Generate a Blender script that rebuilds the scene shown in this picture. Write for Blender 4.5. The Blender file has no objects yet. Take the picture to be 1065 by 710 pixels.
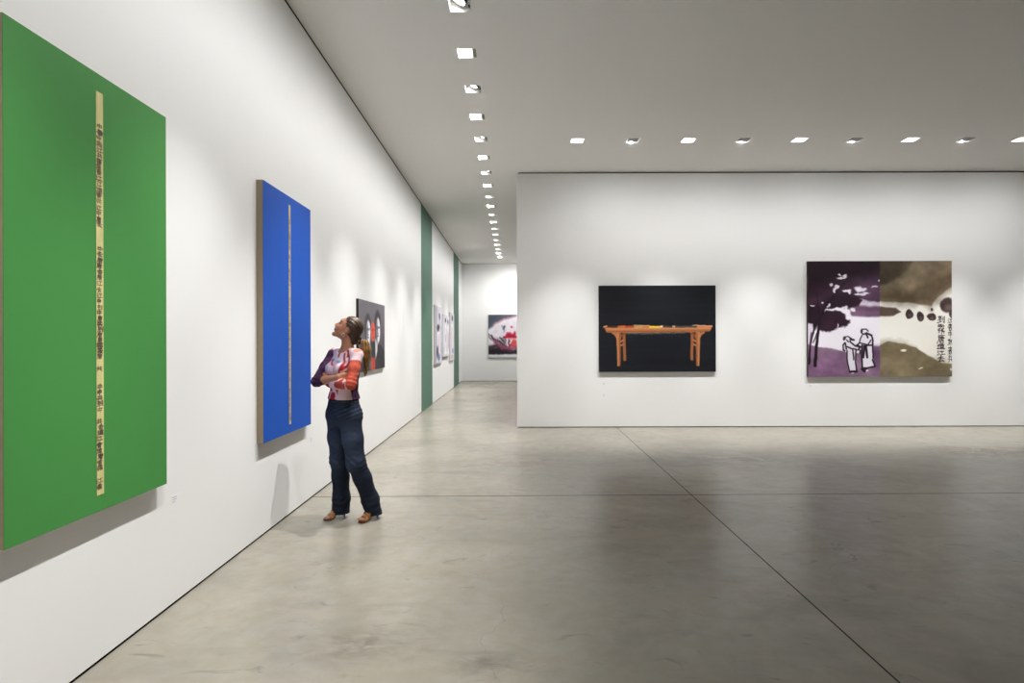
import bpy, bmesh, math, random
import numpy as np
from mathutils import Vector, Matrix

random.seed(7)
SC = bpy.context.scene
COL = SC.collection
F_PX, CX, CY, CAM_H = 580.0, 534.0, 354.8, 1.5
ROLL = 0.0027
XL, YP, YF, H = -1.948, 9.70, 21.07, 4.44      # left wall, partition face, far wall, ceiling
XR, YB = 12.0, -4.0
XP = 0.065                                     # free end of the partition

def hor(px):
    return CY - ROLL * (px - CX)
def W(px, py, Y):                              # a point of the place seen at (px, py) at distance Y
    return Vector(((px - CX) / F_PX * Y, Y, CAM_H - (py - hor(px)) / F_PX * Y))

# ------------------------------------------------------------------ noise
def _hash2(ix, iy, seed):
    n = (ix * 374761393 + iy * 668265263 + seed * 982451653) & 0xffffffff
    n = ((n ^ (n >> 13)) * 1274126177) & 0xffffffff
    return ((n ^ (n >> 16)) & 0xffff) / 65535.0
def vnoise2(x, y, seed=0):
    ix = np.floor(x).astype(np.int64); iy = np.floor(y).astype(np.int64)
    fx = x - ix; fy = y - iy
    fx = fx * fx * (3 - 2 * fx); fy = fy * fy * (3 - 2 * fy)
    a = _hash2(ix, iy, seed); b = _hash2(ix + 1, iy, seed)
    c = _hash2(ix, iy + 1, seed); d = _hash2(ix + 1, iy + 1, seed)
    return (a * (1 - fx) + b * fx) * (1 - fy) + (c * (1 - fx) + d * fx) * fy
def fbm2(x, y, seed=0, oct=4):
    s = 0; a = .5
    for o in range(oct):
        s = s + a * vnoise2(x * 2 ** o, y * 2 ** o, seed + o * 17); a *= .5
    return s / (1 - .5 ** oct)

def lin(c):
    c = np.asarray(c, dtype=np.float64)
    return np.where(c <= .04045, c / 12.92, ((c + .055) / 1.055) ** 2.4)
def rgb(r, g, b):
    return tuple(float(v) for v in lin(np.array([r, g, b]) / 255.0)) + (1.0,)

# ------------------------------------------------------------------ materials
def mat(name, color, rough=.6, spec=.5, metal=0.0, noise=0.0, nscale=8.0, bump=0.0, bscale=60.0, emit=None, estr=0.0):
    m = bpy.data.materials.new(name); m.use_nodes = True
    nt = m.node_tree; b = nt.nodes['Principled BSDF']
    b.inputs['Base Color'].default_value = color
    b.inputs['Roughness'].default_value = rough
    b.inputs['Metallic'].default_value = metal
    b.inputs['Specular IOR Level'].default_value = spec
    tc = nt.nodes.new('ShaderNodeTexCoord')
    if noise:
        n = nt.nodes.new('ShaderNodeTexNoise'); n.inputs['Scale'].default_value = nscale; n.inputs['Detail'].default_value = 5
        nt.links.new(tc.outputs['Object'], n.inputs['Vector'])
        mx = nt.nodes.new('ShaderNodeMix'); mx.data_type = 'RGBA'
        mx.inputs['A'].default_value = tuple(c * (1 - noise) for c in color[:3]) + (1,)
        mx.inputs['B'].default_value = tuple(min(1, c * (1 + noise)) for c in color[:3]) + (1,)
        nt.links.new(n.outputs['Fac'], mx.inputs['Factor'])
        nt.links.new(mx.outputs['Result'], b.inputs['Base Color'])
    if bump:
        n2 = nt.nodes.new('ShaderNodeTexNoise'); n2.inputs['Scale'].default_value = bscale; n2.inputs['Detail'].default_value = 3
        nt.links.new(tc.outputs['Object'], n2.inputs['Vector'])
        bp = nt.nodes.new('ShaderNodeBump'); bp.inputs['Strength'].default_value = bump; bp.inputs['Distance'].default_value = .002
        nt.links.new(n2.outputs['Fac'], bp.inputs['Height']); nt.links.new(bp.outputs['Normal'], b.inputs['Normal'])
    if emit:
        b.inputs['Emission Color'].default_value = emit; b.inputs['Emission Strength'].default_value = estr
    return m

def attr_mat(name, rough=.55, spec=.3, bump=0.0, bscale=(90, 90, 90), sss=0.0):
    m = bpy.data.materials.new(name); m.use_nodes = True
    nt = m.node_tree; b = nt.nodes['Principled BSDF']
    a = nt.nodes.new('ShaderNodeAttribute'); a.attribute_name = 'paint'
    nt.links.new(a.outputs['Color'], b.inputs['Base Color'])
    b.inputs['Roughness'].default_value = rough; b.inputs['Specular IOR Level'].default_value = spec
    if sss:
        b.inputs['Subsurface Weight'].default_value = sss
        b.inputs['Subsurface Radius'].default_value = (.01, .004, .002)
        b.inputs['Subsurface Scale'].default_value = 1.0
    if bump:
        tc = nt.nodes.new('ShaderNodeTexCoord'); mp = nt.nodes.new('ShaderNodeMapping')
        mp.inputs['Scale'].default_value = bscale
        n = nt.nodes.new('ShaderNodeTexNoise'); n.inputs['Scale'].default_value = 1.0; n.inputs['Detail'].default_value = 4
        nt.links.new(tc.outputs['Object'], mp.inputs['Vector']); nt.links.new(mp.outputs['Vector'], n.inputs['Vector'])
        bp = nt.nodes.new('ShaderNodeBump'); bp.inputs['Strength'].default_value = bump; bp.inputs['Distance'].default_value = .003
        nt.links.new(n.outputs['Fac'], bp.inputs['Height']); nt.links.new(bp.outputs['Normal'], b.inputs['Normal'])
    return m

M = {}
M['wall'] = mat('white_wall_paint', (.80, .80, .80, 1), .85, .2, noise=.012, nscale=1.3, bump=.06, bscale=140)
M['ceiling'] = mat('ceiling_paint', (.80, .79, .77, 1), .9, .1, noise=.01, nscale=1.0)
M['gap'] = mat('reveal_shade', (.006, .006, .005, 1), .95, .0)  # near-black colour stands for the shade inside the wall gaps
M['band'] = mat('green_wall_paint', rgb(88, 121, 105), .7, .3, noise=.02, nscale=2)
M['linen'] = mat('raw_linen', rgb(150, 136, 116), .9, .1, noise=.12, nscale=40, bump=.3, bscale=500)
M['dark_edge'] = mat('dark_canvas_edge', rgb(60, 56, 48), .9, .1, noise=.1, nscale=30)
M['pale_edge'] = mat('pale_canvas_edge', rgb(190, 186, 172), .9, .1, noise=.06, nscale=30)
M['black_edge'] = mat('black_canvas_edge', rgb(30, 31, 34), .8, .2, noise=.1, nscale=30)
M['paint'] = attr_mat('oil_paint', .5, .25)
M['paint_gloss'] = attr_mat('gold_leaf_paint', .35, .6)
M['housing'] = mat('white_recess_metal', (.85, .85, .84, 1), .5, .4)
M['black_metal'] = mat('black_lamp_metal', (.012, .012, .012, 1), .4, .5)
M['baffle'] = mat('grey_baffle', rgb(140, 138, 126), .6, .3)
M['lens_off'] = mat('unlit_lens', rgb(120, 121, 124), .35, .5)
M['lamp'] = mat('lit_lamp', (1, 1, 1, 1), .3, .5, emit=(1, .97, .92, 1), estr=30.0)
M['card'] = mat('label_card', (.80, .80, .82, 1), .7, .2)
M['ink'] = mat('label_print', rgb(138, 138, 152), .7, .2)

# flat painted fields with canvas weave
def field(name, c, var, weave=.25, rough=.6):
    m = mat(name, c, rough, .25, noise=var, nscale=2.2)
    nt = m.node_tree; b = nt.nodes['Principled BSDF']
    tc = nt.nodes.new('ShaderNodeTexCoord')
    n = nt.nodes.new('ShaderNodeTexNoise'); n.inputs['Scale'].default_value = 350; n.inputs['Detail'].default_value = 2
    nt.links.new(tc.outputs['Object'], n.inputs['Vector'])
    bp = nt.nodes.new('ShaderNodeBump'); bp.inputs['Strength'].default_value = weave; bp.inputs['Distance'].default_value = .001
    nt.links.new(n.outputs['Fac'], bp.inputs['Height']); nt.links.new(bp.outputs['Normal'], b.inputs['Normal'])
    return m
M['green'] = field('green_acrylic', rgb(66, 136, 66), .05)
M['blue'] = field('blue_acrylic', rgb(4, 78, 178), .07)

# concrete floor, with its two sawn joints
def concrete():
    m = bpy.data.materials.new('polished_concrete'); m.use_nodes = True
    nt = m.node_tree; N = nt.nodes; L = nt.links; b = N['Principled BSDF']
    tc = N.new('ShaderNodeTexCoord')
    def noise(scale, detail, mapscale=(1, 1, 1), rot=0, dist=0.0):
        mp = N.new('ShaderNodeMapping'); mp.inputs['Scale'].default_value = mapscale; mp.inputs['Rotation'].default_value = (0, 0, rot)
        n = N.new('ShaderNodeTexNoise'); n.inputs['Scale'].default_value = scale; n.inputs['Detail'].default_value = detail
        n.inputs['Roughness'].default_value = .6; n.inputs['Distortion'].default_value = dist
        L.new(tc.outputs['Object'], mp.inputs['Vector']); L.new(mp.outputs['Vector'], n.inputs['Vector'])
        return n.outputs['Fac']
    def ramp(src, p0, p1, c0=(0, 0, 0, 1), c1=(1, 1, 1, 1)):
        r = N.new('ShaderNodeValToRGB'); r.color_ramp.elements[0].position = p0; r.color_ramp.elements[1].position = p1
        r.color_ramp.elements[0].color = c0; r.color_ramp.elements[1].color = c1
        L.new(src, r.inputs['Fac']); return r.outputs['Color']
    def mix(fac, a, bb, blend='MIX', f=None):
        x = N.new('ShaderNodeMix'); x.data_type = 'RGBA'; x.blend_type = blend
        if fac is not None: L.new(fac, x.inputs['Factor'])
        else: x.inputs['Factor'].default_value = f
        for s, k in ((a, 'A'), (bb, 'B')):
            if isinstance(s, tuple): x.inputs[k].default_value = s
            else: L.new(s, x.inputs[k])
        return x.outputs['Result']
    def math_(op, a, bb=None):
        x = N.new('ShaderNodeMath'); x.operation = op
        for i, s in enumerate((a, bb)):
            if s is None: continue
            if isinstance(s, (int, float)): x.inputs[i].default_value = s
            else: L.new(s, x.inputs[i])
        return x.outputs[0]
    base = mix(ramp(noise(.55, 6, dist=.6), .32, .70), FLOOR_A, FLOOR_B)
    base = mix(ramp(noise(2.3, 8, (1, 1.6, 1), dist=.8), .45, .75), base, FLOOR_C)
    base = mix(ramp(noise(9, 6), .35, .8), base, mix(None, base, (.9, .86, .8, 1), 'MULTIPLY', 1.0))
    # trowel streaks, small dark scuffs, hairline cracks
    st = ramp(noise(1.5, 10, (.9, 2.0, 1), rot=.35, dist=1.4), .50, .74)
    base = mix(math_('MULTIPLY', st, .30), base, (.125, .113, .09, 1))
    sc = ramp(noise(3.6, 12, (.8, 1.8, 1), rot=.3, dist=1.6), .62, .74)
    base = mix(math_('MULTIPLY', sc, .50), base, (.08, .07, .055, 1))
    rs = ramp(noise(1.1, 6, (1, 2, 1), rot=.6, dist=.5), .60, .75)
    base = mix(math_('MULTIPLY', rs, .28), base, (.34, .25, .17, 1))
    ck = N.new('ShaderNodeTexVoronoi'); ck.feature = 'DISTANCE_TO_EDGE'; ck.inputs['Scale'].default_value = .8
    wv = N.new('ShaderNodeMix'); wv.data_type = 'RGBA'; wv.blend_type = 'LINEAR_LIGHT'; wv.inputs['Factor'].default_value = .22
    wn = N.new('ShaderNodeTexNoise'); wn.inputs['Scale'].default_value = 2.4; wn.inputs['Detail'].default_value = 8
    L.new(tc.outputs['Object'], wn.inputs['Vector']); L.new(tc.outputs['Object'], wv.inputs['A']); L.new(wn.outputs['Color'], wv.inputs['B'])
    L.new(wv.outputs['Result'], ck.inputs['Vector'])
    crack = math_('MULTIPLY', math_('LESS_THAN', ck.outputs['Distance'], .0016), ramp(noise(.6, 3), .45, .6))
    base = mix(math_('MULTIPLY', crack, .35), base, (.08, .07, .06, 1))
    sp = N.new('ShaderNodeSeparateXYZ'); L.new(tc.outputs['Object'], sp.inputs['Vector'])
    def smear(x0, y0, rx, ry, amount, col):                             # old stains where the photo shows them
        nonlocal base
        ex = math_('DIVIDE', math_('SUBTRACT', sp.outputs['X'], x0), rx); ey = math_('DIVIDE', math_('SUBTRACT', sp.outputs['Y'], y0), ry)
        dd = math_('SQRT', math_('ADD', math_('MULTIPLY', ex, ex), math_('MULTIPLY', ey, ey)))
        mk = math_('MULTIPLY', math_('MAXIMUM', math_('SUBTRACT', 1.0, dd), 0.0), ramp(noise(6.0, 9, (.8, 1.6, 1), rot=.5, dist=1.0), .36, .62))
        base = mix(math_('MINIMUM', math_('MULTIPLY', mk, amount), .8), base, col)
    smear(6.5, 7.5, 1.2, .45, 1.3, (.13, .10, .06, 1)); smear(-.12, 2.60, .22, .16, .8, (.09, .075, .06, 1))
    smear(3.2, 7.0, 1.6, .7, .9, (.12, .105, .08, 1)); smear(-.75, 2.75, .5, .22, .8, (.12, .10, .085, 1)); smear(.0, 6.9, 1.0, .5, .6, (.15, .12, .085, 1))
    d1 = math_('ABSOLUTE', math_('SUBTRACT', sp.outputs['X'], math_('ADD', 1.654, math_('MULTIPLY', sp.outputs['Y'], .0138))))
    d2 = math_('ABSOLUTE', math_('SUBTRACT', sp.outputs['Y'], math_('ADD', 5.418, math_('MULTIPLY', sp.outputs['X'], .010))))
    j = math_('MAXIMUM', math_('LESS_THAN', d1, .0048), math_('LESS_THAN', d2, .008))
    base = mix(j, base, (.03, .027, .022, 1))
    L.new(base, b.inputs['Base Color'])
    L.new(math_('ADD', .27, math_('MULTIPLY', j, .5)), b.inputs['Roughness'])
    L.new(math_('MULTIPLY', math_('SUBTRACT', 1.0, j), .44), b.inputs['Specular IOR Level'])
    return m
FLOOR_A, FLOOR_B, FLOOR_C = (.215, .203, .170, 1), (.325, .310, .264, 1), (.275, .250, .203, 1)
M['floor'] = concrete()

# ------------------------------------------------------------------ mesh helpers
def link(name, me, material, parent=None, loc=(0, 0, 0), smooth=False):
    o = bpy.data.objects.new(name, me); COL.objects.link(o)
    if isinstance(material, (list, tuple)):
        for m in material: me.materials.append(m)
    elif material: me.materials.append(material)
    if parent: o.parent = parent
    o.location = loc
    if smooth:
        me.polygons.foreach_set('use_smooth', [True] * len(me.polygons))
    return o
def from_bm(name, bm, material, parent=None, loc=(0, 0, 0), smooth=False):
    bmesh.ops.recalc_face_normals(bm, faces=bm.faces)
    me = bpy.data.meshes.new(name); bm.to_mesh(me); bm.free()
    return link(name, me, material, parent, loc, smooth)
def add_box(bm, x0, x1, y0, y1, z0, z1, bevel=0.0, mtx=None):
    r = bmesh.ops.create_cube(bm, size=1.0)
    vs = r['verts']
    for v in vs:
        v.co = Vector((x0 + (v.co.x + .5) * (x1 - x0), y0 + (v.co.y + .5) * (y1 - y0), z0 + (v.co.z + .5) * (z1 - z0)))
        if mtx is not None: v.co = mtx @ v.co
    if bevel:
        es = list({e for v in vs for e in v.link_edges})
        bmesh.ops.bevel(bm, geom=es, offset=bevel, segments=2, affect='EDGES', profile=.5)
def box_obj(name, x0, x1, y0, y1, z0, z1, material, parent=None, bevel=0.0, loc=(0, 0, 0)):
    bm = bmesh.new(); add_box(bm, x0, x1, y0, y1, z0, z1, bevel)
    return from_bm(name, bm, material, parent, loc)
def empty(name, loc, label=None, cat=None, group=None, rz=0):
    o = bpy.data.objects.new(name, None); COL.objects.link(o); o.empty_display_size = .1
    o.location = loc; o.rotation_euler = (0, 0, rz)
    if label: o['label'] = label
    if cat: o['category'] = cat
    if group: o['group'] = group
    return o
def struct(o):
    o['kind'] = 'structure'; return o
def add_lathe(bm, prof, mtx, seg=24, close=False):
    rings = []
    for r, z in prof:
        rings.append([bm.verts.new(mtx @ Vector((r * math.cos(2 * math.pi * i / seg), r * math.sin(2 * math.pi * i / seg), z))) for i in range(seg)])
    for a, b in zip(rings[:-1], rings[1:]):
        for i in range(seg):
            bm.faces.new((a[i], a[(i + 1) % seg], b[(i + 1) % seg], b[i]))
    if close:
        bm.faces.new(rings[0]); bm.faces.new(rings[-1])
def add_tube(bm, pts, radii, seg=8):
    pts = [Vector(p) for p in pts]; rings = []
    n = len(pts)
    ref = Vector((0, 0, 1))
    for i, p in enumerate(pts):
        t = (pts[min(i + 1, n - 1)] - pts[max(i - 1, 0)]).normalized()
        a = t.cross(ref)
        if a.length < .05: a = t.cross(Vector((1, 0, 0)))
        a.normalize(); b = t.cross(a)
        r = radii[i] if isinstance(radii, (list, tuple)) else radii
        rings.append([bm.verts.new(p + (a * math.cos(2 * math.pi * k / seg) + b * math.sin(2 * math.pi * k / seg)) * r) for k in range(seg)])
    for a, b in zip(rings[:-1], rings[1:]):
        for i in range(seg):
            bm.faces.new((a[i], a[(i + 1) % seg], b[(i + 1) % seg], b[i]))
    bm.faces.new(rings[0]); bm.faces.new(rings[-1])

# ------------------------------------------------------------------ lamp positions
LROW = [(-.463, 4.89 + .807 * k) for k in range(-6, 19)]
RROW = [(.945 + .8155 * k, 8.18) for k in range(0, 11)]
FILL_ROW = [(.25 + .62 * k, YF - 1.49) for k in range(0, 5)]  # unseen row, added behind the partition to brighten the far wall
AP = .0915                                         # half the square opening

# ------------------------------------------------------------------ room shell
fl = struct(box_obj('floor', XL - .3, XR + .3, YB - .3, YF + .3, -.12, 0, M['floor']))

def ceiling():
    holes = [(x, y) for x, y in LROW + RROW + FILL_ROW]
    xs = sorted({XL - .3, XR + .3, *[round(x + s * AP, 5) for x, y in holes for s in (-1, 1)]})
    ys = sorted({YB - .3, YF + .3, *[round(y + s * AP, 5) for x, y in holes for s in (-1, 1)]})
    hs = [(x, y) for x, y in holes]
    bm = bmesh.new(); vv = {}
    def v(i, j):
        if (i, j) not in vv: vv[(i, j)] = bm.verts.new((xs[i], ys[j], H))
        return vv[(i, j)]
    for i in range(len(xs) - 1):
        for j in range(len(ys) - 1):
            cx, cy = (xs[i] + xs[i + 1]) / 2, (ys[j] + ys[j + 1]) / 2
            if any(abs(cx - x) < AP and abs(cy - y) < AP for x, y in hs): continue
            bm.faces.new((v(i, j), v(i, j + 1), v(i + 1, j + 1), v(i + 1, j)))
    add_box(bm, XL - .3, XR + .3, YB - .3, YF + .3, H + .25, H + .35)
    me = bpy.data.meshes.new('ceiling'); bm.to_mesh(me); bm.free()
    return link('ceiling', me, M['ceiling'])
struct(ceiling())

GAPF, GAPC = .013, .024
struct(box_obj('wall_left', XL - .2, XL, YB, YF, GAPF, H - GAPC, M['wall']))
def reveal(name, z0, z1, lip0, lip1):                               # recess shade painted near-black: a back strip and a lip over floor or ceiling
    bm = bmesh.new(); add_box(bm, XL - .2, XL - .05, YB, YF, z0, z1); add_box(bm, XL - .05, XL - .001, YB, YF, lip0, lip1)
    return struct(from_bm(name, bm, M['gap']))
reveal('gap_shade_left', 0, GAPF, 0, .0015)
reveal('gap_shade_top_left', H - GAPC, H, H - .003, H)
struct(box_obj('trim_2', XL, XL + .004, 11.79, 13.36, 0.001, H - GAPC, M['band']))
struct(box_obj('trim_3', XL, XL + .004, 18.19, 19.82, 0.001, H - GAPC, M['band']))
struct(box_obj('wall_back', XP, XR, YP, YP + .30, GAPF, H - GAPC, M['wall']))
struct(box_obj('gap_shade_back', XP + .03, XR, YP + .03, YP + .27, 0, GAPF, M['gap']))  # shade of the partition's floor gap, put in as a dark strip
struct(box_obj('gap_shade_top_back', XP + .03, XR, YP + .03, YP + .27, H - GAPC, H, M['gap']))  # shade of the partition's ceiling gap, put in as a dark strip
struct(box_obj('wall_far', XL - .2, XR, YF, YF + .2, GAPF, H - .01, M['wall']))
struct(box_obj('gap_shade_far', XL - .2, XR, YF + .01, YF + .2, 0, GAPF, M['gap']))  # gap shade under the far wall, painted dark
struct(box_obj('wall_right', XR, XR + .2, YB, YF, 0, H, M['wall']))
struct(box_obj('wall_front', XL - .2, XR + .2, YB - .2, YB, 0, H, M['wall']))

# ------------------------------------------------------------------ recessed ceiling lights
BEAM_A = 58
POW_A, POW_B, POW_C, POW_F = 560.0, 80.0, 84.0, 112.0
def spot_data(name, size, blend, power, rad=.022):
    l = bpy.data.lights.new(name, 'SPOT'); l.energy = power; l.spot_size = math.radians(size); l.spot_blend = blend
    l.shadow_soft_size = rad; l.color = (1.0, .99, .972); return l
def housing_bm(depth=.14):
    bm = bmesh.new(); a = AP; t = .004
    add_box(bm, -a - t, -a, -a - t, a + t, .0, depth); add_box(bm, a, a + t, -a - t, a + t, .0, depth)
    add_box(bm, -a, a, -a - t, -a, .0, depth); add_box(bm, -a, a, a, a + t, .0, depth)
    add_box(bm, -a - t, a + t, -a - t, a + t, depth, depth + t)
    return bm
def aim_light(parent, z, tilt, data, y=0.0):
    o = bpy.data.objects.new('spot_beam', data); COL.objects.link(o); o.parent = parent
    o.location = (0, y, z); o.rotation_euler = (math.radians(tilt), 0, 0)
    return o
# kind A: a round lamp in a black gimbal ring
def make_ring_light(power):
    r = empty('recessed_spotlight', (0, 0, 0))
    from_bm('housing', housing_bm(), M['housing'], r)
    tilt = Matrix.Translation((0, .004, .052)) @ Matrix.Rotation(math.radians(24), 4, 'X')
    bm = bmesh.new()
    add_lathe(bm, [(.060, -.012), (.072, -.012), (.073, .004), (.066, .030), (.045, .058), (.045, .060), (.0, .060)], tilt, 28)
    add_lathe(bm, [(.060, -.012), (.059, .002)], tilt, 28)
    from_bm('lamp_ring', bm, M['black_metal'], r, smooth=True)
    bm = bmesh.new(); add_lathe(bm, [(.0005, -.003), (.04, -.002), (.0592, .001)], tilt, 28)
    from_bm('lamp_disc', bm, M['lamp'], r, smooth=True)
    bm = bmesh.new()
    add_lathe(bm, [(.0, 0), (.011, 0), (.012, .004), (.012, .012), (.0, .013)], Matrix.Translation((.055, -.072, .03)) @ Matrix.Rotation(math.radians(80), 4, 'X'), 12)
    from_bm('tilt_knob', bm, M['black_metal'], r, smooth=True)
    aim_light(r, .034, 13, spot_data('ring_spot', BEAM_A, 1.0, power), .014)
    return r
# kind B: a wall washer with the lamp hidden up in the recess
def make_wash_light(power):
    r = empty('recessed_spotlight', (0, 0, 0))
    from_bm('housing', housing_bm(), M['housing'], r)
    bm = bmesh.new(); add_box(bm, -AP + .001, AP - .001, -AP + .001, -AP + .040, .006, .139, .003)
    from_bm('baffle', bm, M['baffle'], r)
    tilt = Matrix.Translation((0, .012, .095)) @ Matrix.Rotation(math.radians(35), 4, 'X')
    bm = bmesh.new(); add_lathe(bm, [(.0005, -.003), (.03, -.002), (.050, .001), (.046, .012), (.02, .02), (.0005, .02)], tilt, 24)
    from_bm('lamp_disc', bm, M['lamp'], r, smooth=True)
    aim_light(r, .020, 40, spot_data('wash_spot', 150, 1.0, power), .030)
    return r
# kind C: a wall washer whose grey lamp box turns its back to the room
def make_slot_light(power):
    r = empty('recessed_spotlight', (0, 0, 0))
    from_bm('housing', housing_bm(), M['housing'], r)
    bm = bmesh.new(); add_box(bm, -AP + .016, AP - .016, -AP + .004, AP - .022, .002, .130, .002)
    from_bm('lamp_box', bm, M['lens_off'], r)
    bm = bmesh.new(); add_box(bm, -AP + .03, AP - .03, AP - .0218, AP - .018, .05, .11, .001)
    from_bm('lamp_lens', bm, M['lamp'], r)
    aim_light(r, .004, 36, spot_data('slot_spot', 150, 1.0, power, .008), .078)
    return r
def copy_tree(root):
    c = root.copy(); COL.objects.link(c)
    for ch in root.children:
        d = ch.copy(); COL.objects.link(d); d.parent = c
    return c
ORD = ['first', 'second', 'third', 'fourth', 'fifth', 'sixth', 'seventh', 'eighth', 'ninth', 'tenth', 'eleventh', 'twelfth',
       'thirteenth', 'fourteenth', 'fifteenth', 'sixteenth', 'seventeenth', 'eighteenth', 'nineteenth', 'twentieth', 'twenty-first',
       'twenty-second', 'twenty-third', 'twenty-fourth', 'twenty-fifth']
PROTO = {}
def place_light(kind, x, y, rz, label, group):
    if kind not in PROTO:
        o = PROTO[kind] = {'A': lambda: make_ring_light(POW_A), 'B': lambda: make_wash_light(POW_B), 'C': lambda: make_slot_light(POW_C), 'F': lambda: make_slot_light(POW_F)}[kind]()
    else:
        o = copy_tree(PROTO[kind])
    o.location = (x, y, H); o.rotation_euler = (0, 0, rz)
    o['label'] = label; o['category'] = 'ceiling light'; o['group'] = group
for i, (x, y) in enumerate(LROW):
    k = i - 6
    kind = 'F' if k == 18 else 'A' if k % 2 == 0 else 'B'
    look = 'square recessed spotlight with black lamp ring' if kind == 'A' else 'glaring white square recessed wall washer'
    if k >= 0:
        lab = f'{look}, {ORD[k]} in view along the long painting wall'
    else:
        lab = f'{look}, {ORD[-k-1]} behind the viewer along the long painting wall'
    place_light(kind, x, y, 0 if k == 18 else math.pi / 2, lab, 'recessed ceiling lights along the long wall')
for k, (x, y) in enumerate(RROW):
    kind = 'A' if k % 2 == 0 else 'C'
    look = 'lit white square ceiling spotlight' if kind == 'A' else 'dark grey square ceiling wall washer'
    place_light(kind, x, y, 0, f'{look}, {ORD[k]} from the corridor in the row facing the partition', 'recessed ceiling lights before the partition')
for k, (x, y) in enumerate(FILL_ROW):
    place_light('F', x, y, 0, f'added unseen ceiling spotlight lighting the far wall behind the partition, {ORD[k]} from the corridor', 'added unseen ceiling lights for the far wall')

# ------------------------------------------------------------------ painted canvases
class Canvas:
    """paints in coordinates of its own picture: px() turns a photo crop point into picture u, v (0..1, v down)"""
    def __init__(s, w, h, base, mapping, seed=1):
        s.w, s.h, s.map, s.seed = w, h, mapping, seed
        s.u, s.v = np.meshgrid(np.linspace(0, 1, w), np.linspace(0, 1, h))
        s.c = np.ones((h, w, 3)) * np.array(base) / 255.0
        s.asp = 1.0; s.clip = (-1, 2)
    def pts(s, P): return np.array([s.map(*p) for p in P], float)
    def warp(s, amt, sc, seed):
        if amt == 0: return s.u, s.v * s.asp
        return (s.u + (fbm2(s.u * sc, s.v * s.asp * sc, seed) - .5) * amt, s.v * s.asp + (fbm2(s.u * sc, s.v * s.asp * sc, seed + 91) - .5) * amt)
    def blend(s, m, col):
        m = m * ((s.u >= s.clip[0]) & (s.u < s.clip[1]))
        s.c += (np.array(col) / 255.0 - s.c) * m[..., None]
    def poly(s, P, col, soft=.004, jit=.02, sc=14, alpha=1.0, tex=0.0):
        s.seed += 3
        Q = s.pts(P); Q[:, 1] *= s.asp
        U, V = s.warp(jit, sc, s.seed)
        ins = np.zeros(U.shape, bool); d = np.full(U.shape, 9.0)
        n = len(Q)
        for i in range(n):
            a, b = Q[i], Q[(i + 1) % n]
            with np.errstate(divide='ignore', invalid='ignore'):
                cond = ((a[1] > V) != (b[1] > V)) & (U < (b[0] - a[0]) * (V - a[1]) / (b[1] - a[1] + 1e-12) + a[0])
            ins ^= cond
            ab = b - a; t = np.clip(((U - a[0]) * ab[0] + (V - a[1]) * ab[1]) / (ab @ ab + 1e-12), 0, 1)
            d = np.minimum(d, np.hypot(U - a[0] - t * ab[0], V - a[1] - t * ab[1]))
        sd = np.where(ins, -d, d)
        m = np.clip(.5 - sd / (2 * soft), 0, 1) * alpha
        if tex: m = m * np.clip(1 - tex + tex * 2 * (fbm2(s.u * 10, s.v * s.asp * 16, s.seed + 5)), 0, 1)
        s.blend(m, col)
    def stroke(s, P, wid, col, soft=.003, jit=.006, sc=30, alpha=1.0):
        s.seed += 3
        Q = s.pts(P); Q[:, 1] *= s.asp
        U, V = s.warp(jit, sc, s.seed); m = np.zeros(U.shape)
        if not isinstance(wid, (list, tuple)): wid = [wid] * len(Q)
        for i in range(len(Q) - 1):
            a, b = Q[i], Q[i + 1]; ab = b - a
            t = np.clip(((U - a[0]) * ab[0] + (V - a[1]) * ab[1]) / (ab @ ab + 1e-12), 0, 1)
            r = wid[i] + (wid[i + 1] - wid[i]) * t
            dd = np.hypot(U - a[0] - t * ab[0], V - a[1] - t * ab[1]) - r
            m = np.maximum(m, np.clip(.5 - dd / (2 * soft), 0, 1))
        s.blend(m * alpha, col)
    def blob(s, c, rx, ry, col, soft=.25, jit=.02, sc=20, alpha=1.0, ang=0.0):
        """ellipse; centre and radii in the mapped crop's units"""
        s.seed += 3
        p0 = np.array(s.map(*c)); p1 = np.array(s.map(c[0] + rx, c[1])); p2 = np.array(s.map(c[0], c[1] + ry))
        U, V = s.warp(jit, sc, s.seed)
        a = abs(p1[0] - p0[0]) + 1e-6; b = abs(p2[1] - p0[1]) * s.asp + 1e-6
        x = U - p0[0]; y = V - p0[1] * s.asp
        if ang: x, y = x * math.cos(ang) + y * math.sin(ang), -x * math.sin(ang) + y * math.cos(ang)
        r = np.sqrt((x / a) ** 2 + (y / b) ** 2)
        s.blend(np.clip((1 + soft - r) / (2 * soft + 1e-6), 0, 1) * alpha, col)
    def mottling(s, amt, sx, sy, seed, below=9.0):
        n = (fbm2(s.u * sx, s.v * s.asp * sy, seed) - .5) * np.clip((below - s.c.mean(-1)) * 8, 0, 1)
        s.c *= (1 + amt * 2 * n)[..., None]

def canvas_face(name, cv, w, h, material, parent):
    """a grid w x h metres in its own x (along the wall) and z, facing -y, coloured from the Canvas"""
    nx, nz = cv.w, cv.h
    X, Z = np.meshgrid(np.linspace(0, w, nx), np.linspace(h, 0, nz))
    co = np.stack([X, np.zeros_like(X), Z], -1).reshape(-1, 3)
    i = np.arange(nx * nz).reshape(nz, nx)
    q = np.stack([i[:-1, :-1], i[1:, :-1], i[1:, 1:], i[:-1, 1:]], -1).reshape(-1, 4)
    me = bpy.data.meshes.new(name)
    me.from_pydata(co.tolist(), [], q.tolist())
    a = me.color_attributes.new('paint', 'FLOAT_COLOR', 'POINT')
    rgba = np.ones((nx * nz, 4)); rgba[:, :3] = lin(np.clip(cv.c, 0, 1)).reshape(-1, 3)
    a.data.foreach_set('color', rgba.astype(np.float32).ravel())
    return link(name, me, material, parent)

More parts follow.
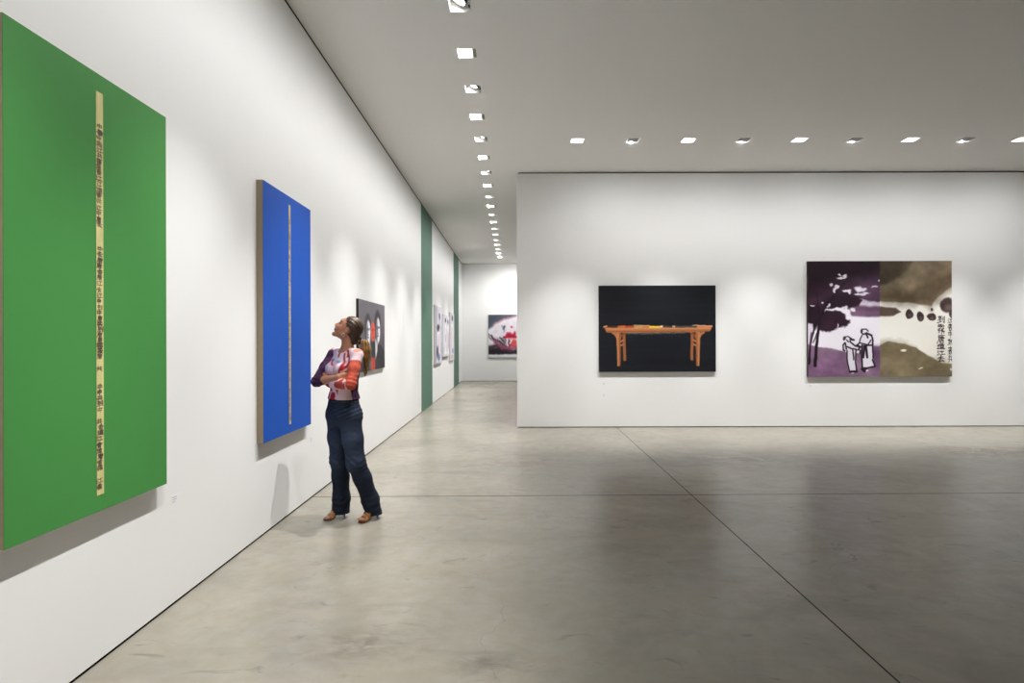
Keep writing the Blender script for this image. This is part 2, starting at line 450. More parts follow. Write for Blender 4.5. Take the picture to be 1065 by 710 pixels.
def painting(label, w, h, depth, origin, rz, face, edge, off=.0):
    """Empty at the lower corner on the wall; own x runs along the wall, -y faces the room"""
    r = empty('painting', origin, label, 'painting', None, rz)
    bm = bmesh.new()
    t = .035
    add_box(bm, 0, t, -depth, -off, 0, h); add_box(bm, w - t, w, -depth, -off, 0, h)
    add_box(bm, t, w - t, -depth, -off, 0, t); add_box(bm, t, w - t, -depth, -off, h - t, h)
    add_box(bm, t, w - t, -depth, -depth + .01, t, h - t)
    from_bm('stretcher_frame', bm, edge, r)
    if isinstance(face, Canvas):
        f = canvas_face('painted_face', face, w, h, M['paint'], r)
        f.location = (0, -depth - .0015, 0)
    else:
        bm = bmesh.new(); add_box(bm, 0, w, -depth - .0025, -depth - .0002, 0, h, .0008)
        f = from_bm('painted_face', bm, face, r)
    return r

# --- the gold strips written over with small brush characters
GLYPHS = {
 'dao': [[(.1,.1),(.6,.1)],[(.35,.1),(.15,.38),(.55,.35)],[(.45,.22),(.6,.42)],[(.12,.6),(.58,.57)],[(.35,.42),(.35,.85)],[(.05,.92),(.62,.82)],[(.75,.2),(.75,.65)],[(.93,.05),(.93,.9),(.8,.85)]],
 'wu':  [[(.2,.05),(.8,.05)],[(.1,.2),(.1,.35)],[(.1,.18),(.92,.18),(.85,.35)],[(.5,.05),(.5,.42)],[(.28,.28),(.38,.32)],[(.62,.28),(.72,.32)],[(.1,.52),(.45,.5),(.25,.7)],[(.27,.6),(.27,.95),(.15,.9)],[(.05,.72),(.48,.68)],[(.65,.48),(.5,.65)],[(.6,.55),(.9,.52),(.6,.75)],[(.55,.8),(.92,.78),(.85,.98)],[(.72,.7),(.55,.98)]],
 'tang':[[(.5,.0),(.55,.1)],[(.15,.14),(.95,.12)],[(.2,.14),(.18,.6),(.0,.98)],[(.35,.28),(.85,.26),(.83,.5)],[(.3,.39),(.95,.38)],[(.35,.52),(.85,.5)],[(.6,.18),(.6,.62)],[(.4,.68),(.42,.95)],[(.4,.68),(.82,.66),(.8,.92)],[(.42,.93),(.8,.9)]],
 'you': [[(.1,.08),(.22,.18)],[(.05,.35),(.25,.33),(.12,.75)],[(.0,.85),(.25,.8),(1.0,.95)],[(.35,.15),(.95,.12)],[(.62,.0),(.62,.3)],[(.42,.28),(.85,.26),(.82,.62),(.44,.64),(.42,.28)],[(.42,.45),(.85,.43)],[(.35,.74),(.95,.70)]],
 'jiang':[[(.1,.1),(.22,.22)],[(.05,.4),(.18,.5)],[(.02,.9),(.25,.6)],[(.4,.2),(.92,.17)],[(.66,.2),(.66,.8)],[(.32,.84),(1.0,.8)]],
 'qu':  [[(.22,.2),(.78,.16)],[(.5,.0),(.5,.42)],[(.05,.45),(.98,.40)],[(.5,.45),(.2,.85),(.8,.8)],[(.65,.65),(.9,.98)]],
 'shu': [[(.25,.1),(.75,.1),(.75,.35)],[(.1,.22),(.95,.2)],[(.25,.35),(.75,.33)],[(.5,.0),(.5,.6)],[(.05,.5),(.98,.46)],[(.28,.6),(.28,.98)],[(.28,.6),(.75,.6),(.75,.96)],[(.28,.78),(.75,.78)],[(.28,.96),(.75,.95)]],
 'zhong':[[(.15,.25),(.18,.6)],[(.15,.25),(.85,.22),(.8,.58)],[(.18,.6),(.82,.56)],[(.5,.0),(.5,1.0)]],
 'gong':[[(.3,.05),(.3,.55)],[(.68,.02),(.68,.55)],[(.12,.25),(.9,.22)],[(.02,.58),(1.0,.54)],[(.32,.68),(.1,.98)],[(.65,.68),(.92,.98)]],
}
GK = list(GLYPHS)
def write_glyph(cv, key, u0, v0, uw, vh, width, col, alpha=1.0, slant=0.0, rnd=0.06):
    """u, v in picture fractions"""
    old = cv.map; cv.map = lambda a, b: (a, b)
    for st in GLYPHS[key]:
        P = [(u0 + (x + random.uniform(-rnd, rnd) + slant * (1 - y)) * uw, v0 + (y + random.uniform(-rnd, rnd)) * vh) for x, y in st]
        ws = [width * random.uniform(.75, 1.3) for _ in P]; ws[-1] *= .55
        cv.stroke(P, ws, col, soft=width * .6, jit=0, alpha=alpha)
    cv.map = old

def gold_strip(parent, w, h, x, z, depth, n, base, gaps, seed, contrast=1.0, res=(20, 1200)):
    cv = Canvas(res[0], res[1], base, lambda a, b: (a, b), seed)
    cv.asp = h / w
    cv.mottling(.10, 3, .5, seed)
    random.seed(seed)
    v = .05
    dark = np.array((46, 36, 22)) * contrast + np.array(base) * (1 - contrast)
    step = .9 / n
    # bands are laid one character at a time so each stays cheap
    rows = cv.h
    full = cv.c
    k = 0
    while v < .985:
        g = [1 for a, b in gaps if a <= v <= b]
        if not g:
            r0 = max(0, int((v - step * .1) * rows)); r1 = min(rows, int((v + step * 1.05) * rows))
            sub = Canvas(cv.w, max(2, r1 - r0), base, lambda a, b: (a, b), seed + k)
            sub.c = full[r0:r1].copy(); sub.asp = (r1 - r0) / rows * cv.asp
            write_glyph(sub, random.choice(GK), random.uniform(.02, .16), .08, random.uniform(.66, .85), .84, random.uniform(.05, .085), tuple(dark), alpha=random.uniform(.55, .95))
            full[r0:r1] = sub.c
        v += step * random.uniform(.9, 1.1); k += 1
    cv.c = full
    f = canvas_face('gold_strip', cv, w, h, M['paint_gloss'], parent)
    f.location = (x, -depth - .0042, z)
    return f

PI2 = math.pi / 2
# left wall: own x runs along +Y world, so the corner is at the near end and rz = +90 degrees
def left_wall(label, y0, y1, z0, z1, depth, face, edge, off=0.0):
    return painting(label, y1 - y0, z1 - z0, depth, (XL, y0, z0), PI2, face, edge, off)
g = left_wall('large green painting with a gold strip of black characters on the white wall', 2.073, 3.047, .728, 2.728, .05, M['green'], M['linen'])
gold_strip(g, .044, 1.842, .4600, .075, .05, 62, (206, 196, 134), [(0, .075), (.335, .375), (.66, .675), (.69, .71), (.79, .80), (.94, .955)], 11)
b = left_wall('blue painting with a thin gold strip, its raw linen edge showing, beside the standing woman', 4.227, 5.217, .731, 2.731, .05, M['blue'], M['linen'])
gold_strip(b, .040, 1.855, .478, .072, .05, 40, (196, 176, 118), [(0, .02)], 23, .7, (14, 800))

# map helpers from crops of the photo to each picture
def crop(x0, y0, sc): return lambda X, Y: (x0 + X / sc, y0 + Y / sc)
def flat_map(cr, X0, X1, Y0, Y1):
    def f(X, Y):
        px, py = cr(X, Y); return ((px - X0) / (X1 - X0), (py - Y0) / (Y1 - Y0))
    return f
def side_map(cr, xplane, y0, y1, z0, z1):
    def f(X, Y):
        px, py = cr(X, Y)
        Yw = abs(xplane) * F_PX / (CX - px)
        zw = CAM_H - (py - hor(px)) / F_PX * Yw
        return ((Yw - y0) / (y1 - y0), (z1 - zw) / (z1 - z0))
    return f

# --- two pale heads and a red one
def faces_canvas():
    c = Canvas(190, 126, (104, 99, 107), side_map(crop(370, 305, 7.89), -1.915, 6.907, 8.30, 1.115, 2.035), 5); c.asp = .92 / 1.39
    c.poly([(20, 420), (240, 330), (240, 640), (20, 660)], (82, 77, 84), soft=.25, jit=.02)
    def head(cx, top, bot, rx, tone):
        h = bot - top; cy = (top + bot) / 2
        c.blob((cx, cy), rx, h / 2, (44, 41, 46), soft=.10, jit=.01)
        c.blob((cx + 4, cy + h * .14), rx * .62, h * .40, tone, soft=.14, jit=.01)
        c.blob((cx - 6, cy + h * .16), rx * .30, h * .36, (92, 90, 98), soft=.5, alpha=.8)
        for dx in (-6, 9): c.blob((cx + dx, cy + h * .08), rx * .2, h * .018, (40, 38, 42), soft=.4)
        c.stroke([(cx - 10, cy + h * .04), (cx + 16, cy + h * .035)], .006, (70, 68, 74), alpha=.8)
        c.stroke([(cx + 3, cy + h * .10), (cx + 1, cy + h * .24), (cx + 7, cy + h * .25)], .006, (110, 108, 116))
        c.blob((cx + 3, cy + h * .33), rx * .24, h * .022, (84, 78, 84), soft=.4)
    c.poly([(165, 420), (205, 420), (240, 480), (240, 640), (160, 640)], (48, 46, 50), soft=.01, jit=.01)
    c.poly([(30, 440), (96, 430), (118, 640), (30, 660)], (52, 50, 54), soft=.015, jit=.01)
    c.poly([(94, 380), (116, 380), (122, 500), (96, 450)], (196, 194, 200), soft=.012, jit=.01)
    c.poly([(160, 370), (182, 370), (178, 470), (164, 545)], (200, 198, 204), soft=.012, jit=.01)
    head(101, 165, 400, 27, (222, 220, 226)); head(181, 138, 395, 26, (228, 226, 232))
    c.poly([(128, 392), (160, 392), (158, 530), (132, 530)], (40, 39, 42), soft=.01, jit=.008)
    c.poly([(130, 520), (158, 528), (160, 640), (126, 640)], (186, 70, 56), soft=.01, jit=.008)
    c.stroke([(146, 530), (148, 640)], .008, (120, 40, 36))
    c.blob((144, 315), 18, 82, (206, 84, 70), soft=.12, jit=.01)
    c.blob((140, 300), 4, 8, (120, 40, 38), soft=.5); c.blob((151, 300), 4, 8, (120, 40, 38), soft=.5)
    c.blob((146, 358), 6, 5, (130, 36, 34), soft=.5); c.stroke([(146, 310), (145, 338)], .006, (160, 56, 48))
    c.mottling(.03, 12, 12, 3)
    return c
left_wall('grey painting of two pale heads and a small red one, partly behind the woman', 6.907, 8.30, 1.115, 2.035, .03, faces_canvas(), M['dark_edge'])

# --- three pale pictures between the green bands
def pale_canvas(kind, y0, y1, z0, z1, seed):
    c = Canvas(110, int(110 * (z1 - z0) / (y1 - y0)), (206, 204, 216), lambda a, b: (a, b), seed); c.asp = (z1 - z0) / (y1 - y0)
    c.mottling(.10, 4, 6, seed)
    P, S = (238, 238, 244), (58, 52, 66)
    def figure(x, top, bot, wdt, hair=(52, 46, 58), robe=(240, 240, 246), accent=(196, 130, 140)):
        h = bot - top
        c.poly([(x - wdt * .5, top + h * .16), (x + wdt * .5, top + h * .16), (x + wdt * .8, bot), (x - wdt * .8, bot)], robe, soft=.02, jit=.03)
        c.blob((x, top + h * .08), wdt * .42, h * .075, (226, 206, 204), soft=.2)
        c.blob((x - wdt * .05, top + h * .035), wdt * .45, h * .06, hair, soft=.2)
        c.stroke([(x + wdt * .1, top + h * .25), (x - wdt * .1, bot - h * .2)], .016, accent, soft=.015, alpha=.7)
        c.stroke([(x - wdt * .45, top + h * .3), (x - wdt * .6, bot - h * .1)], .012, (150, 146, 164), soft=.015, alpha=.7)
        c.stroke([(x + wdt * .5, top + h * .3), (x + wdt * .62, bot - h * .1)], .012, (150, 146, 164), soft=.015, alpha=.7)
    if kind == 0:
        c.poly([(.0, .0), (.3, .0), (.26, 1), (.0, 1)], (176, 174, 196), soft=.08)
        c.blob((.62, .17), .10, .06, S, soft=.3); c.stroke([(.62, .2), (.6, .34)], .03, (120, 116, 130), soft=.03)
        figure(.52, .34, .98, .34)
        c.blob((.42, .38), .16, .06, (46, 40, 50), soft=.3)
        c.blob((.32, .80), .13, .10, (70, 66, 92), soft=.3); c.blob((.52, .90), .16, .07, (110, 120, 160), soft=.4)
        c.stroke([(.55, .5), (.48, .72)], .03, (196, 110, 120), soft=.03)
    elif kind == 1:
        figure(.42, .10, .95, .22); figure(.80, .12, .98, .2, accent=(186, 92, 100))
        c.stroke([(.42, .5), (.4, .62)], .025, (96, 88, 104), soft=.02); c.stroke([(.83, .45), (.85, .75)], .03, (196, 120, 124), soft=.03)
    else:
        figure(.55, .08, .98, .36); c.blob((.56, .10), .12, .05, (60, 54, 66), soft=.3)
        c.blob((.6, .80), .2, .06, (150, 150, 190), soft=.4); c.stroke([(.5, .3), (.45, .7)], .03, (206, 160, 150), soft=.03)
        c.blob((.5, .93), .3, .05, (206, 190, 176), soft=.4)
    return c
for kind, (lab, y0, y1, z0, z1) in enumerate([
        ('pale lavender picture with dark figures, taller one next to the wide green wall band', 13.57, 14.89, .95, 2.39),
        ('shorter pale grey picture in the middle of three between the green wall bands', 15.05, 16.58, 1.08, 2.24),
        ('tall pale picture next to the farther green wall band', 16.80, 17.94, .917, 2.38)]):
    left_wall(lab, y0, y1, z0, z1, .04, pale_canvas(kind, y0, y1, z0, z1, 40 + kind), M['pale_edge'])

# --- the far red and white face
def far_canvas():
    c = Canvas(230, 170, (222, 216, 226), flat_map(crop(505, 320, 11.83), 508, 508 + 2.2 * F_PX / 21.03, 327.2, 371.4), 9); c.asp = 1.602 / 2.2
    c.mottling(.06, 8, 8, 2)
    c.poly([(20, 70), (800, 70), (800, 85), (380, 95), (240, 140), (120, 190), (20, 280)], (88, 92, 106), soft=.02, jit=.03)
    c.poly([(20, 70), (200, 75), (150, 150), (20, 240)], (70, 74, 88), soft=.06, jit=.05)
    c.stroke([(100, 215), (180, 165), (280, 125), (380, 98), (480, 84)], .012, (190, 130, 146), soft=.014, jit=.03, alpha=.8)
    for i in range(14):
        x = 30 + i * 26; c.stroke([(x - 10, 330 + i * 6 + random.uniform(-30, 40)), (x + 60, 400 + i * 8 + random.uniform(-30, 30)), (x + 150, 500)], [.014, .02, .01], random.choice([(52, 44, 54), (120, 108, 120), (196, 186, 198), (84, 66, 80)]), soft=.01, jit=.03, alpha=.8)
    c.poly([(20, 460), (120, 440), (200, 480), (380, 510), (800, 500), (800, 580), (20, 590)], (44, 36, 44), soft=.02, jit=.06, tex=.3)
    c.stroke([(120, 420), (200, 490), (330, 500), (400, 480)], .03, (168, 84, 110), soft=.03, jit=.04, alpha=.8)
    c.blob((225, 245), 14, 26, (60, 62, 84), soft=.5, ang=.5); c.stroke([(200, 220), (235, 270), (225, 300)], .006, (120, 124, 150), soft=.01)
    c.blob((320, 235), 16, 16, (222, 90, 100), soft=.5); c.blob((360, 320), 14, 30, (206, 40, 66), soft=.5)
    c.blob((300, 345), 46, 34, (186, 20, 52), soft=.35, jit=.05); c.stroke([(220, 370), (290, 340), (370, 360)], [.01, .03, .02], (176, 24, 54), soft=.015)
    c.blob((345, 435), 40, 44, (216, 84, 84), soft=.4, jit=.05); c.blob((292, 450), 24, 30, (150, 50, 82), soft=.5)
    c.stroke([(270, 390), (262, 430), (275, 468)], .010, (244, 240, 246), soft=.01); c.stroke([(318, 400), (300, 440)], .010, (244, 240, 246), soft=.01)
    c.blob((470, 300), 70, 90, (232, 224, 230), soft=.4); c.blob((520, 430), 60, 40, (196, 70, 90), soft=.5)
    c.poly([(20, 575), (800, 570), (800, 620), (20, 620)], (214, 214, 224), soft=.012, jit=.03)
    c.mottling(.05, 30, 30, 6)
    return c
painting('painting of a smeared red and white face on the far wall beyond the corridor', 2.2, 1.602, .045, (-.943, YF, .902), 0, far_canvas(), M['pale_edge'])

# --- the black painting of a wooden table
def table_canvas():
    c = Canvas(330, 246, (23, 25, 31), flat_map(crop(610, 280, 5.073), 623, 744.4, 296.8, 386.5), 3); c.asp = 1.495 / 2.02
    c.mottling(.16, 2.5, 60, 3)
    wood, dk, lt = (172, 108, 66), (120, 70, 42), (206, 150, 104)
    for s in (0, 1):
        X = (lambda x: x) if s == 0 else (lambda x: 757 - x)
        c.poly([(X(191), 345), (X(206), 338), (X(209), 480), (X(194), 482)], (150, 92, 56), jit=.006)
        c.poly([(X(176), 376), (X(196), 366), (X(196), 376), (X(177), 388)], wood, jit=.004, soft=.002)
        c.poly([(X(176), 398), (X(196), 389), (X(196), 399), (X(177), 408)], wood, jit=.004, soft=.002)
        c.stroke([(X(178), 362), (X(186), 346), (X(204), 336)], .010, dk, soft=.003)
        c.stroke([(X(160), 356), (X(153), 342), (X(140), 334)], .010, wood, soft=.003)
        c.poly([(X(156), 328), (X(180), 328), (X(179), 508), (X(162), 510)], wood, jit=.006)
        c.stroke([(X(175), 335), (X(175), 505)], .003, dk, soft=.003, jit=.01)
        c.stroke([(X(163), 335), (X(166), 505)], .002, lt, soft=.003, jit=.01, alpha=.7)
    c.poly([(94, 304), (664, 301), (657, 318), (648, 328), (580, 332), (150, 335), (106, 331)], wood, jit=.008)
    c.stroke([(108, 314), (652, 311)], .004, lt, soft=.004, jit=.006, alpha=.8)
    c.stroke([(110, 328), (645, 325)], .003, dk, soft=.003, jit=.006)
    for x0, x1, col in [(92, 165, (70, 44, 30)), (165, 205, (206, 96, 50)), (205, 252, (176, 64, 44)), (250, 300, (196, 150, 90)), (296, 335, (206, 110, 64)),
                        (330, 392, (236, 202, 62)), (390, 405, (226, 222, 206)), (404, 455, (62, 60, 60)), (452, 470, (186, 160, 120)), (468, 584, (70, 66, 62)), (582, 664, (196, 126, 82))]:
        c.poly([(x0, 298), (x1, 297), (x1, 307), (x0, 308)], col, jit=.012, soft=.003)
    c.stroke([(92, 303), (106, 299)], .006, lt); c.stroke([(250, 296), (330, 295)], .003, (226, 196, 130), jit=.01)
    c.stroke([(560, 295), (662, 299)], .003, (222, 170, 130), jit=.01)
    c.stroke([(215, 338), (300, 340), (400, 337), (520, 335)], .0035, (128, 140, 140), soft=.004, jit=.02, alpha=.75)
    for i in range(16):
        x = 220 + i * 18; c.stroke([(x, 338), (x + random.uniform(-6, 8), 348 + random.uniform(0, 14))], .003, (50, 56, 62), soft=.004, alpha=.7)
    return c
def back_wall(label, x0, x1, z0, z1, depth, cv, edge):
    return painting(label, x1 - x0, z1 - z0, depth, (x0, YP, z0), 0, cv, edge)
back_wall('black painting of a brown wooden altar table on the white partition', 1.482, 3.504, .965, 2.459, .04, table_canvas(), M['black_edge'])

# --- ink landscape in violet and brown
def ink_canvas():
    c = Canvas(440, 352, (226, 222, 232), flat_map(crop(825, 260, 4.894), 840.3, 989.7, 271.6, 391.4), 2); c.asp = 2.0 / 2.49
    cr_main = c.map
    c.poly([(441, 40), (830, 40), (830, 660), (441, 660)], (228, 225, 218), soft=.002, jit=0)
    c.mottling(.02, 5, 5, 8)
    seam = c.map(441, 100)[0]
    # violet half
    c.clip = (-1, seam)
    c.poly([(60, 40), (470, 40), (470, 268), (380, 258), (335, 248), (300, 262), (60, 330)], (56, 36, 52), soft=.006, jit=.03)
    c.poly([(330, 150), (470, 120), (470, 262), (345, 248)], (92, 66, 92), soft=.06, jit=.05, alpha=.85)
    c.poly([(60, 40), (470, 40), (420, 120), (330, 150), (230, 170), (130, 190), (60, 200)], (32, 18, 28), soft=.05, jit=.06)
    c.poly([(60, 180), (220, 170), (180, 260), (60, 290)], (40, 22, 36), soft=.05, jit=.05)
    c.poly([(60, 240), (200, 215), (140, 268), (60, 280)], (86, 58, 80), soft=.05, jit=.05, alpha=.6)
    c.poly([(60, 285), (150, 285), (160, 330), (120, 400), (60, 380)], (42, 24, 38), soft=.01, jit=.05)
    c.poly([(150, 262), (225, 218), (300, 226), (345, 262), (318, 292), (296, 306), (245, 290), (180, 300)], (40, 22, 35), soft=.006, jit=.06, sc=20)
    c.poly([(120, 330), (165, 302), (215, 306), (262, 330), (292, 368), (262, 396), (232, 398), (190, 415), (130, 405)], (44, 25, 39), soft=.006, jit=.06, sc=20)
    c.poly([(185, 245), (260, 205), (290, 250), (230, 270)], (44, 26, 38), soft=.03, jit=.05)
    c.poly([(288, 292), (340, 284), (470, 283), (470, 338), (360, 340), (292, 334)], (108, 82, 106), soft=.008, jit=.02)
    c.stroke([(300, 300), (470, 300)], .006, (86, 58, 84), soft=.012, jit=.02, alpha=.7); c.stroke([(320, 325), (470, 322)], .006, (128, 96, 128), soft=.012, jit=.02, alpha=.7)
    c.poly([(130, 492), (200, 505), (268, 518), (330, 524), (372, 505), (410, 490), (470, 486), (470, 660), (60, 660), (60, 478)], (134, 106, 132), soft=.006, jit=.02)
    c.poly([(385, 500), (470, 484), (470, 610), (390, 600)], (100, 72, 104), soft=.03, jit=.03)
    c.poly([(60, 560), (260, 540), (300, 660), (60, 660)], (122, 90, 122), soft=.05, jit=.05)
    white = (224, 218, 230)
    for X, Y, rx, ry in [(246, 140, 26, 6), (262, 130, 14, 5), (192, 178, 9, 8), (222, 190, 11, 8), (206, 200, 7, 10), (236, 124, 8, 4), (330, 196, 14, 12), (348, 202, 26, 9),
                         (360, 222, 26, 7), (322, 222, 12, 5), (272, 206, 18, 6), (284, 214, 10, 6), (418, 188, 17, 4), (438, 158, 5, 6), (184, 274, 8, 10), (96, 280, 12, 4), (240, 300, 16, 5), (262, 296, 12, 7),
                         (270, 312, 22, 10), (210, 212, 8, 4), (152, 268, 5, 6), (290, 332, 14, 8), (226, 385, 3, 16), (300, 305, 14, 8), (175, 292, 10, 5)]:
        c.blob((X, Y), rx, ry, white, soft=.3, jit=.03, sc=26, alpha=.9)
    c.poly([(60, 372), (100, 368), (92, 420), (82, 470), (60, 470)], (210, 200, 216), soft=.006, jit=.03)
    ink = (30, 18, 28)
    c.stroke([(110, 585), (118, 480), (134, 360), (160, 292), (200, 240), (246, 186), (318, 92)], [.012, .010, .008, .007, .006, .004, .002], ink)
    c.stroke([(80, 575), (86, 480), (108, 392), (132, 330), (118, 200)], [.008, .006, .006, .004, .002], ink)
    c.stroke([(100, 470), (130, 400), (160, 340)], .003, ink); c.stroke([(84, 480), (92, 420)], .005, (90, 66, 92))
    # brown half
    c.clip = (seam, 2)
    c.poly([(410, 40), (830, 40), (830, 170), (742, 236), (704, 286), (640, 274), (560, 266), (410, 262)], (122, 108, 88), soft=.006, jit=.015)
    c.poly([(410, 40), (606, 40), (594, 102), (540, 128), (498, 165), (410, 186)], (70, 60, 48), soft=.012, jit=.04)
    c.poly([(410, 205), (560, 215), (660, 190), (740, 130), (830, 110), (830, 172), (742, 236), (704, 284), (640, 274), (560, 264), (410, 260)], (84, 70, 54), soft=.04, jit=.06, alpha=.85)
    c.poly([(600, 60), (720, 60), (640, 170), (500, 200)], (136, 122, 100), soft=.05, jit=.08, alpha=.7)
    c.stroke([(720, 100), (690, 160), (640, 220)], .02, (96, 82, 64), soft=.04, jit=.05, alpha=.7)
    c.poly([(410, 284), (520, 294), (548, 312), (510, 333), (410, 338)], (88, 74, 62), soft=.006, jit=.012)
    rock = (62, 48, 48)
    for X, Y, rx, ry in [(592, 327, 20, 23), (646, 338, 17, 24), (703, 340, 22, 17), (705, 306, 7, 8), (786, 280, 40, 38), (806, 330, 15, 20)]:
        c.blob((X, Y), rx, ry, rock, soft=.12, jit=.02); c.blob((X + rx * .2, Y + ry * .3), rx * .5, ry * .4, (112, 100, 96), soft=.6, alpha=.6)
    c.poly([(410, 492), (480, 463), (520, 468), (566, 476), (620, 496), (682, 536), (760, 575), (830, 586), (830, 660), (410, 660)], (124, 112, 88), soft=.005, jit=.015)
    c.poly([(410, 500), (490, 470), (560, 480), (600, 500), (520, 540), (410, 560)], (102, 90, 68), soft=.05, jit=.06, alpha=.8)
    c.poly([(600, 560), (760, 580), (780, 630), (600, 640)], (104, 92, 70), soft=.06, jit=.06, alpha=.7)
    for X, Y, rx, ry in [(560, 511, 16, 5), (648, 603, 12, 3), (800, 606, 5, 7)]: c.blob((X, Y), rx, ry, (222, 218, 206), soft=.3, jit=.02)
    # wash texture of the pigment
    c.mottling(.22, 7, 11, 31, .62); c.mottling(.12, 26, 26, 37, .62)
    # two robed figures
    c.clip = (-1, 2)
    c.map = flat_map(crop(865, 335, 11.83), 840.3, 989.7, 271.6, 391.4)
    robe, ln = (222, 216, 228), (34, 22, 34)
    c.poly([(186, 250), (236, 240), (300, 300), (340, 300), (320, 340), (296, 345), (300, 600), (220, 606), (188, 420), (184, 340)], robe, soft=.003, jit=.006)
    c.poly([(140, 270), (180, 250), (190, 350), (150, 345)], robe, soft=.003, jit=.006)
    c.blob((200, 212), 32, 30, robe, soft=.15); c.poly([(360, 150), (440, 110), (500, 180), (506, 290), (500, 420), (530, 540), (420, 560), (366, 545), (366, 280), (300, 290), (340, 240)], robe, soft=.003, jit=.006)
    c.blob((405, 130), 38, 40, robe, soft=.15); c.blob((250, 622), 20, 9, robe, soft=.2); c.blob((420, 590), 24, 14, robe, soft=.2)
    S = lambda P, w=.004: c.stroke(P, w, ln, soft=.002, jit=.005)
    c.blob((155, 195), 18, 20, ln, soft=.3); S([(150, 180), (200, 172), (236, 196)], .004); S([(225, 205), (268, 216)], .007); S([(182, 216), (200, 240), (232, 232)])
    S([(160, 252), (138, 280), (142, 340), (160, 350)], .005); S([(166, 250), (178, 330)], .005); S([(230, 242), (290, 290), (330, 296)], .005); S([(190, 300), (240, 320), (300, 335)], .005)
    S([(186, 350), (188, 480), (216, 600)], .005); S([(222, 606), (306, 600)], .008); S([(258, 340), (268, 460)], .005); S([(296, 350), (290, 480), (302, 600)], .005)
    S([(330, 300), (300, 290), (340, 250)], .005); S([(300, 340), (350, 340), (345, 385)], .004); S([(318, 282), (350, 300), (330, 325)], .006)
    c.blob((366, 104), 15, 22, ln, soft=.3); S([(370, 86), (420, 84), (448, 110)], .004); S([(374, 140), (392, 150), (430, 130)], .005); S([(420, 140), (440, 190)], .006); S([(445, 140), (490, 160)], .007)
    S([(372, 160), (350, 200), (340, 250), (440, 280), (480, 220)], .004); S([(492, 180), (506, 230), (502, 280), (430, 285)], .006); S([(372, 280), (368, 420), (372, 560)], .006)
    S([(400, 290), (386, 430)], .008); S([(420, 290), (434, 430)], .008); S([(500, 290), (508, 440)], .005); S([(500, 460), (530, 540), (440, 560), (370, 560)], .006); S([(370, 575), (400, 600)], .010); S([(400, 590), (430, 570)], .006)
    # two columns of characters
    def col(keys, X, ys, wd, hs, wdt):
        for k, y, hh in zip(keys, ys, hs):
            p0 = cr_main(X, y); p1 = cr_main(X + wd, y + hh)
            write_glyph(c, k, p0[0], p0[1], p1[0] - p0[0], p1[1] - p0[1], wdt, (44, 32, 34), .92, rnd=.05)
    col(['dao', 'wu', 'tang', 'you', 'jiang', 'qu'], 732, [335, 378, 428, 477, 512, 540], 38, [38, 46, 50, 30, 24, 30], .0032)
    col(['jiang', 'shu', 'zhong', 'dao', 'shu', 'gong'], 786, [348, 376, 412, 452, 492, 536], 24, [26, 34, 36, 34, 40, 36], .0026)
    return c
back_wall('ink landscape painting, half violet half brown, with two robed figures, on the white partition', 5.10, 7.59, .872, 2.872, .045, ink_canvas(), M['dark_edge'])

# ------------------------------------------------------------------ small wall labels
def wall_label(origin, rz, label, w=.080, h=.050):
    r = empty('wall_label', origin, label, 'wall label', None, rz)
    bm = bmesh.new(); add_box(bm, 0, w, -.0012, 0, 0, h, .0003); from_bm('card', bm, M['card'], r)
    bm = bmesh.new()
    for row, n in enumerate((3, 4, 2)):
        x = .008
        for k in range(n):
            wd = random.uniform(.008, .016)
            if x + wd > w * .62: break
            z = h - .014 - row * .013
            add_box(bm, x, x + wd, -.0015, -.00125, z, z + .0034); x += wd + .003
    from_bm('printed_text', bm, M['ink'], r)
wall_label((XL, 3.17, .575), PI2, 'tiny white wall label low beside the green painting')
wall_label((XL, 5.33, .535), PI2, 'tiny white wall label low beside the blue painting')
wall_label((1.545, YP, .735), 0, 'tiny white wall label just under the black table painting')
wall_label((1.545, YP, .535), 0, 'lower tiny white wall label below the black table painting')
wall_label((5.14, YP, .685), 0, 'tiny white wall label under the violet and brown ink landscape')

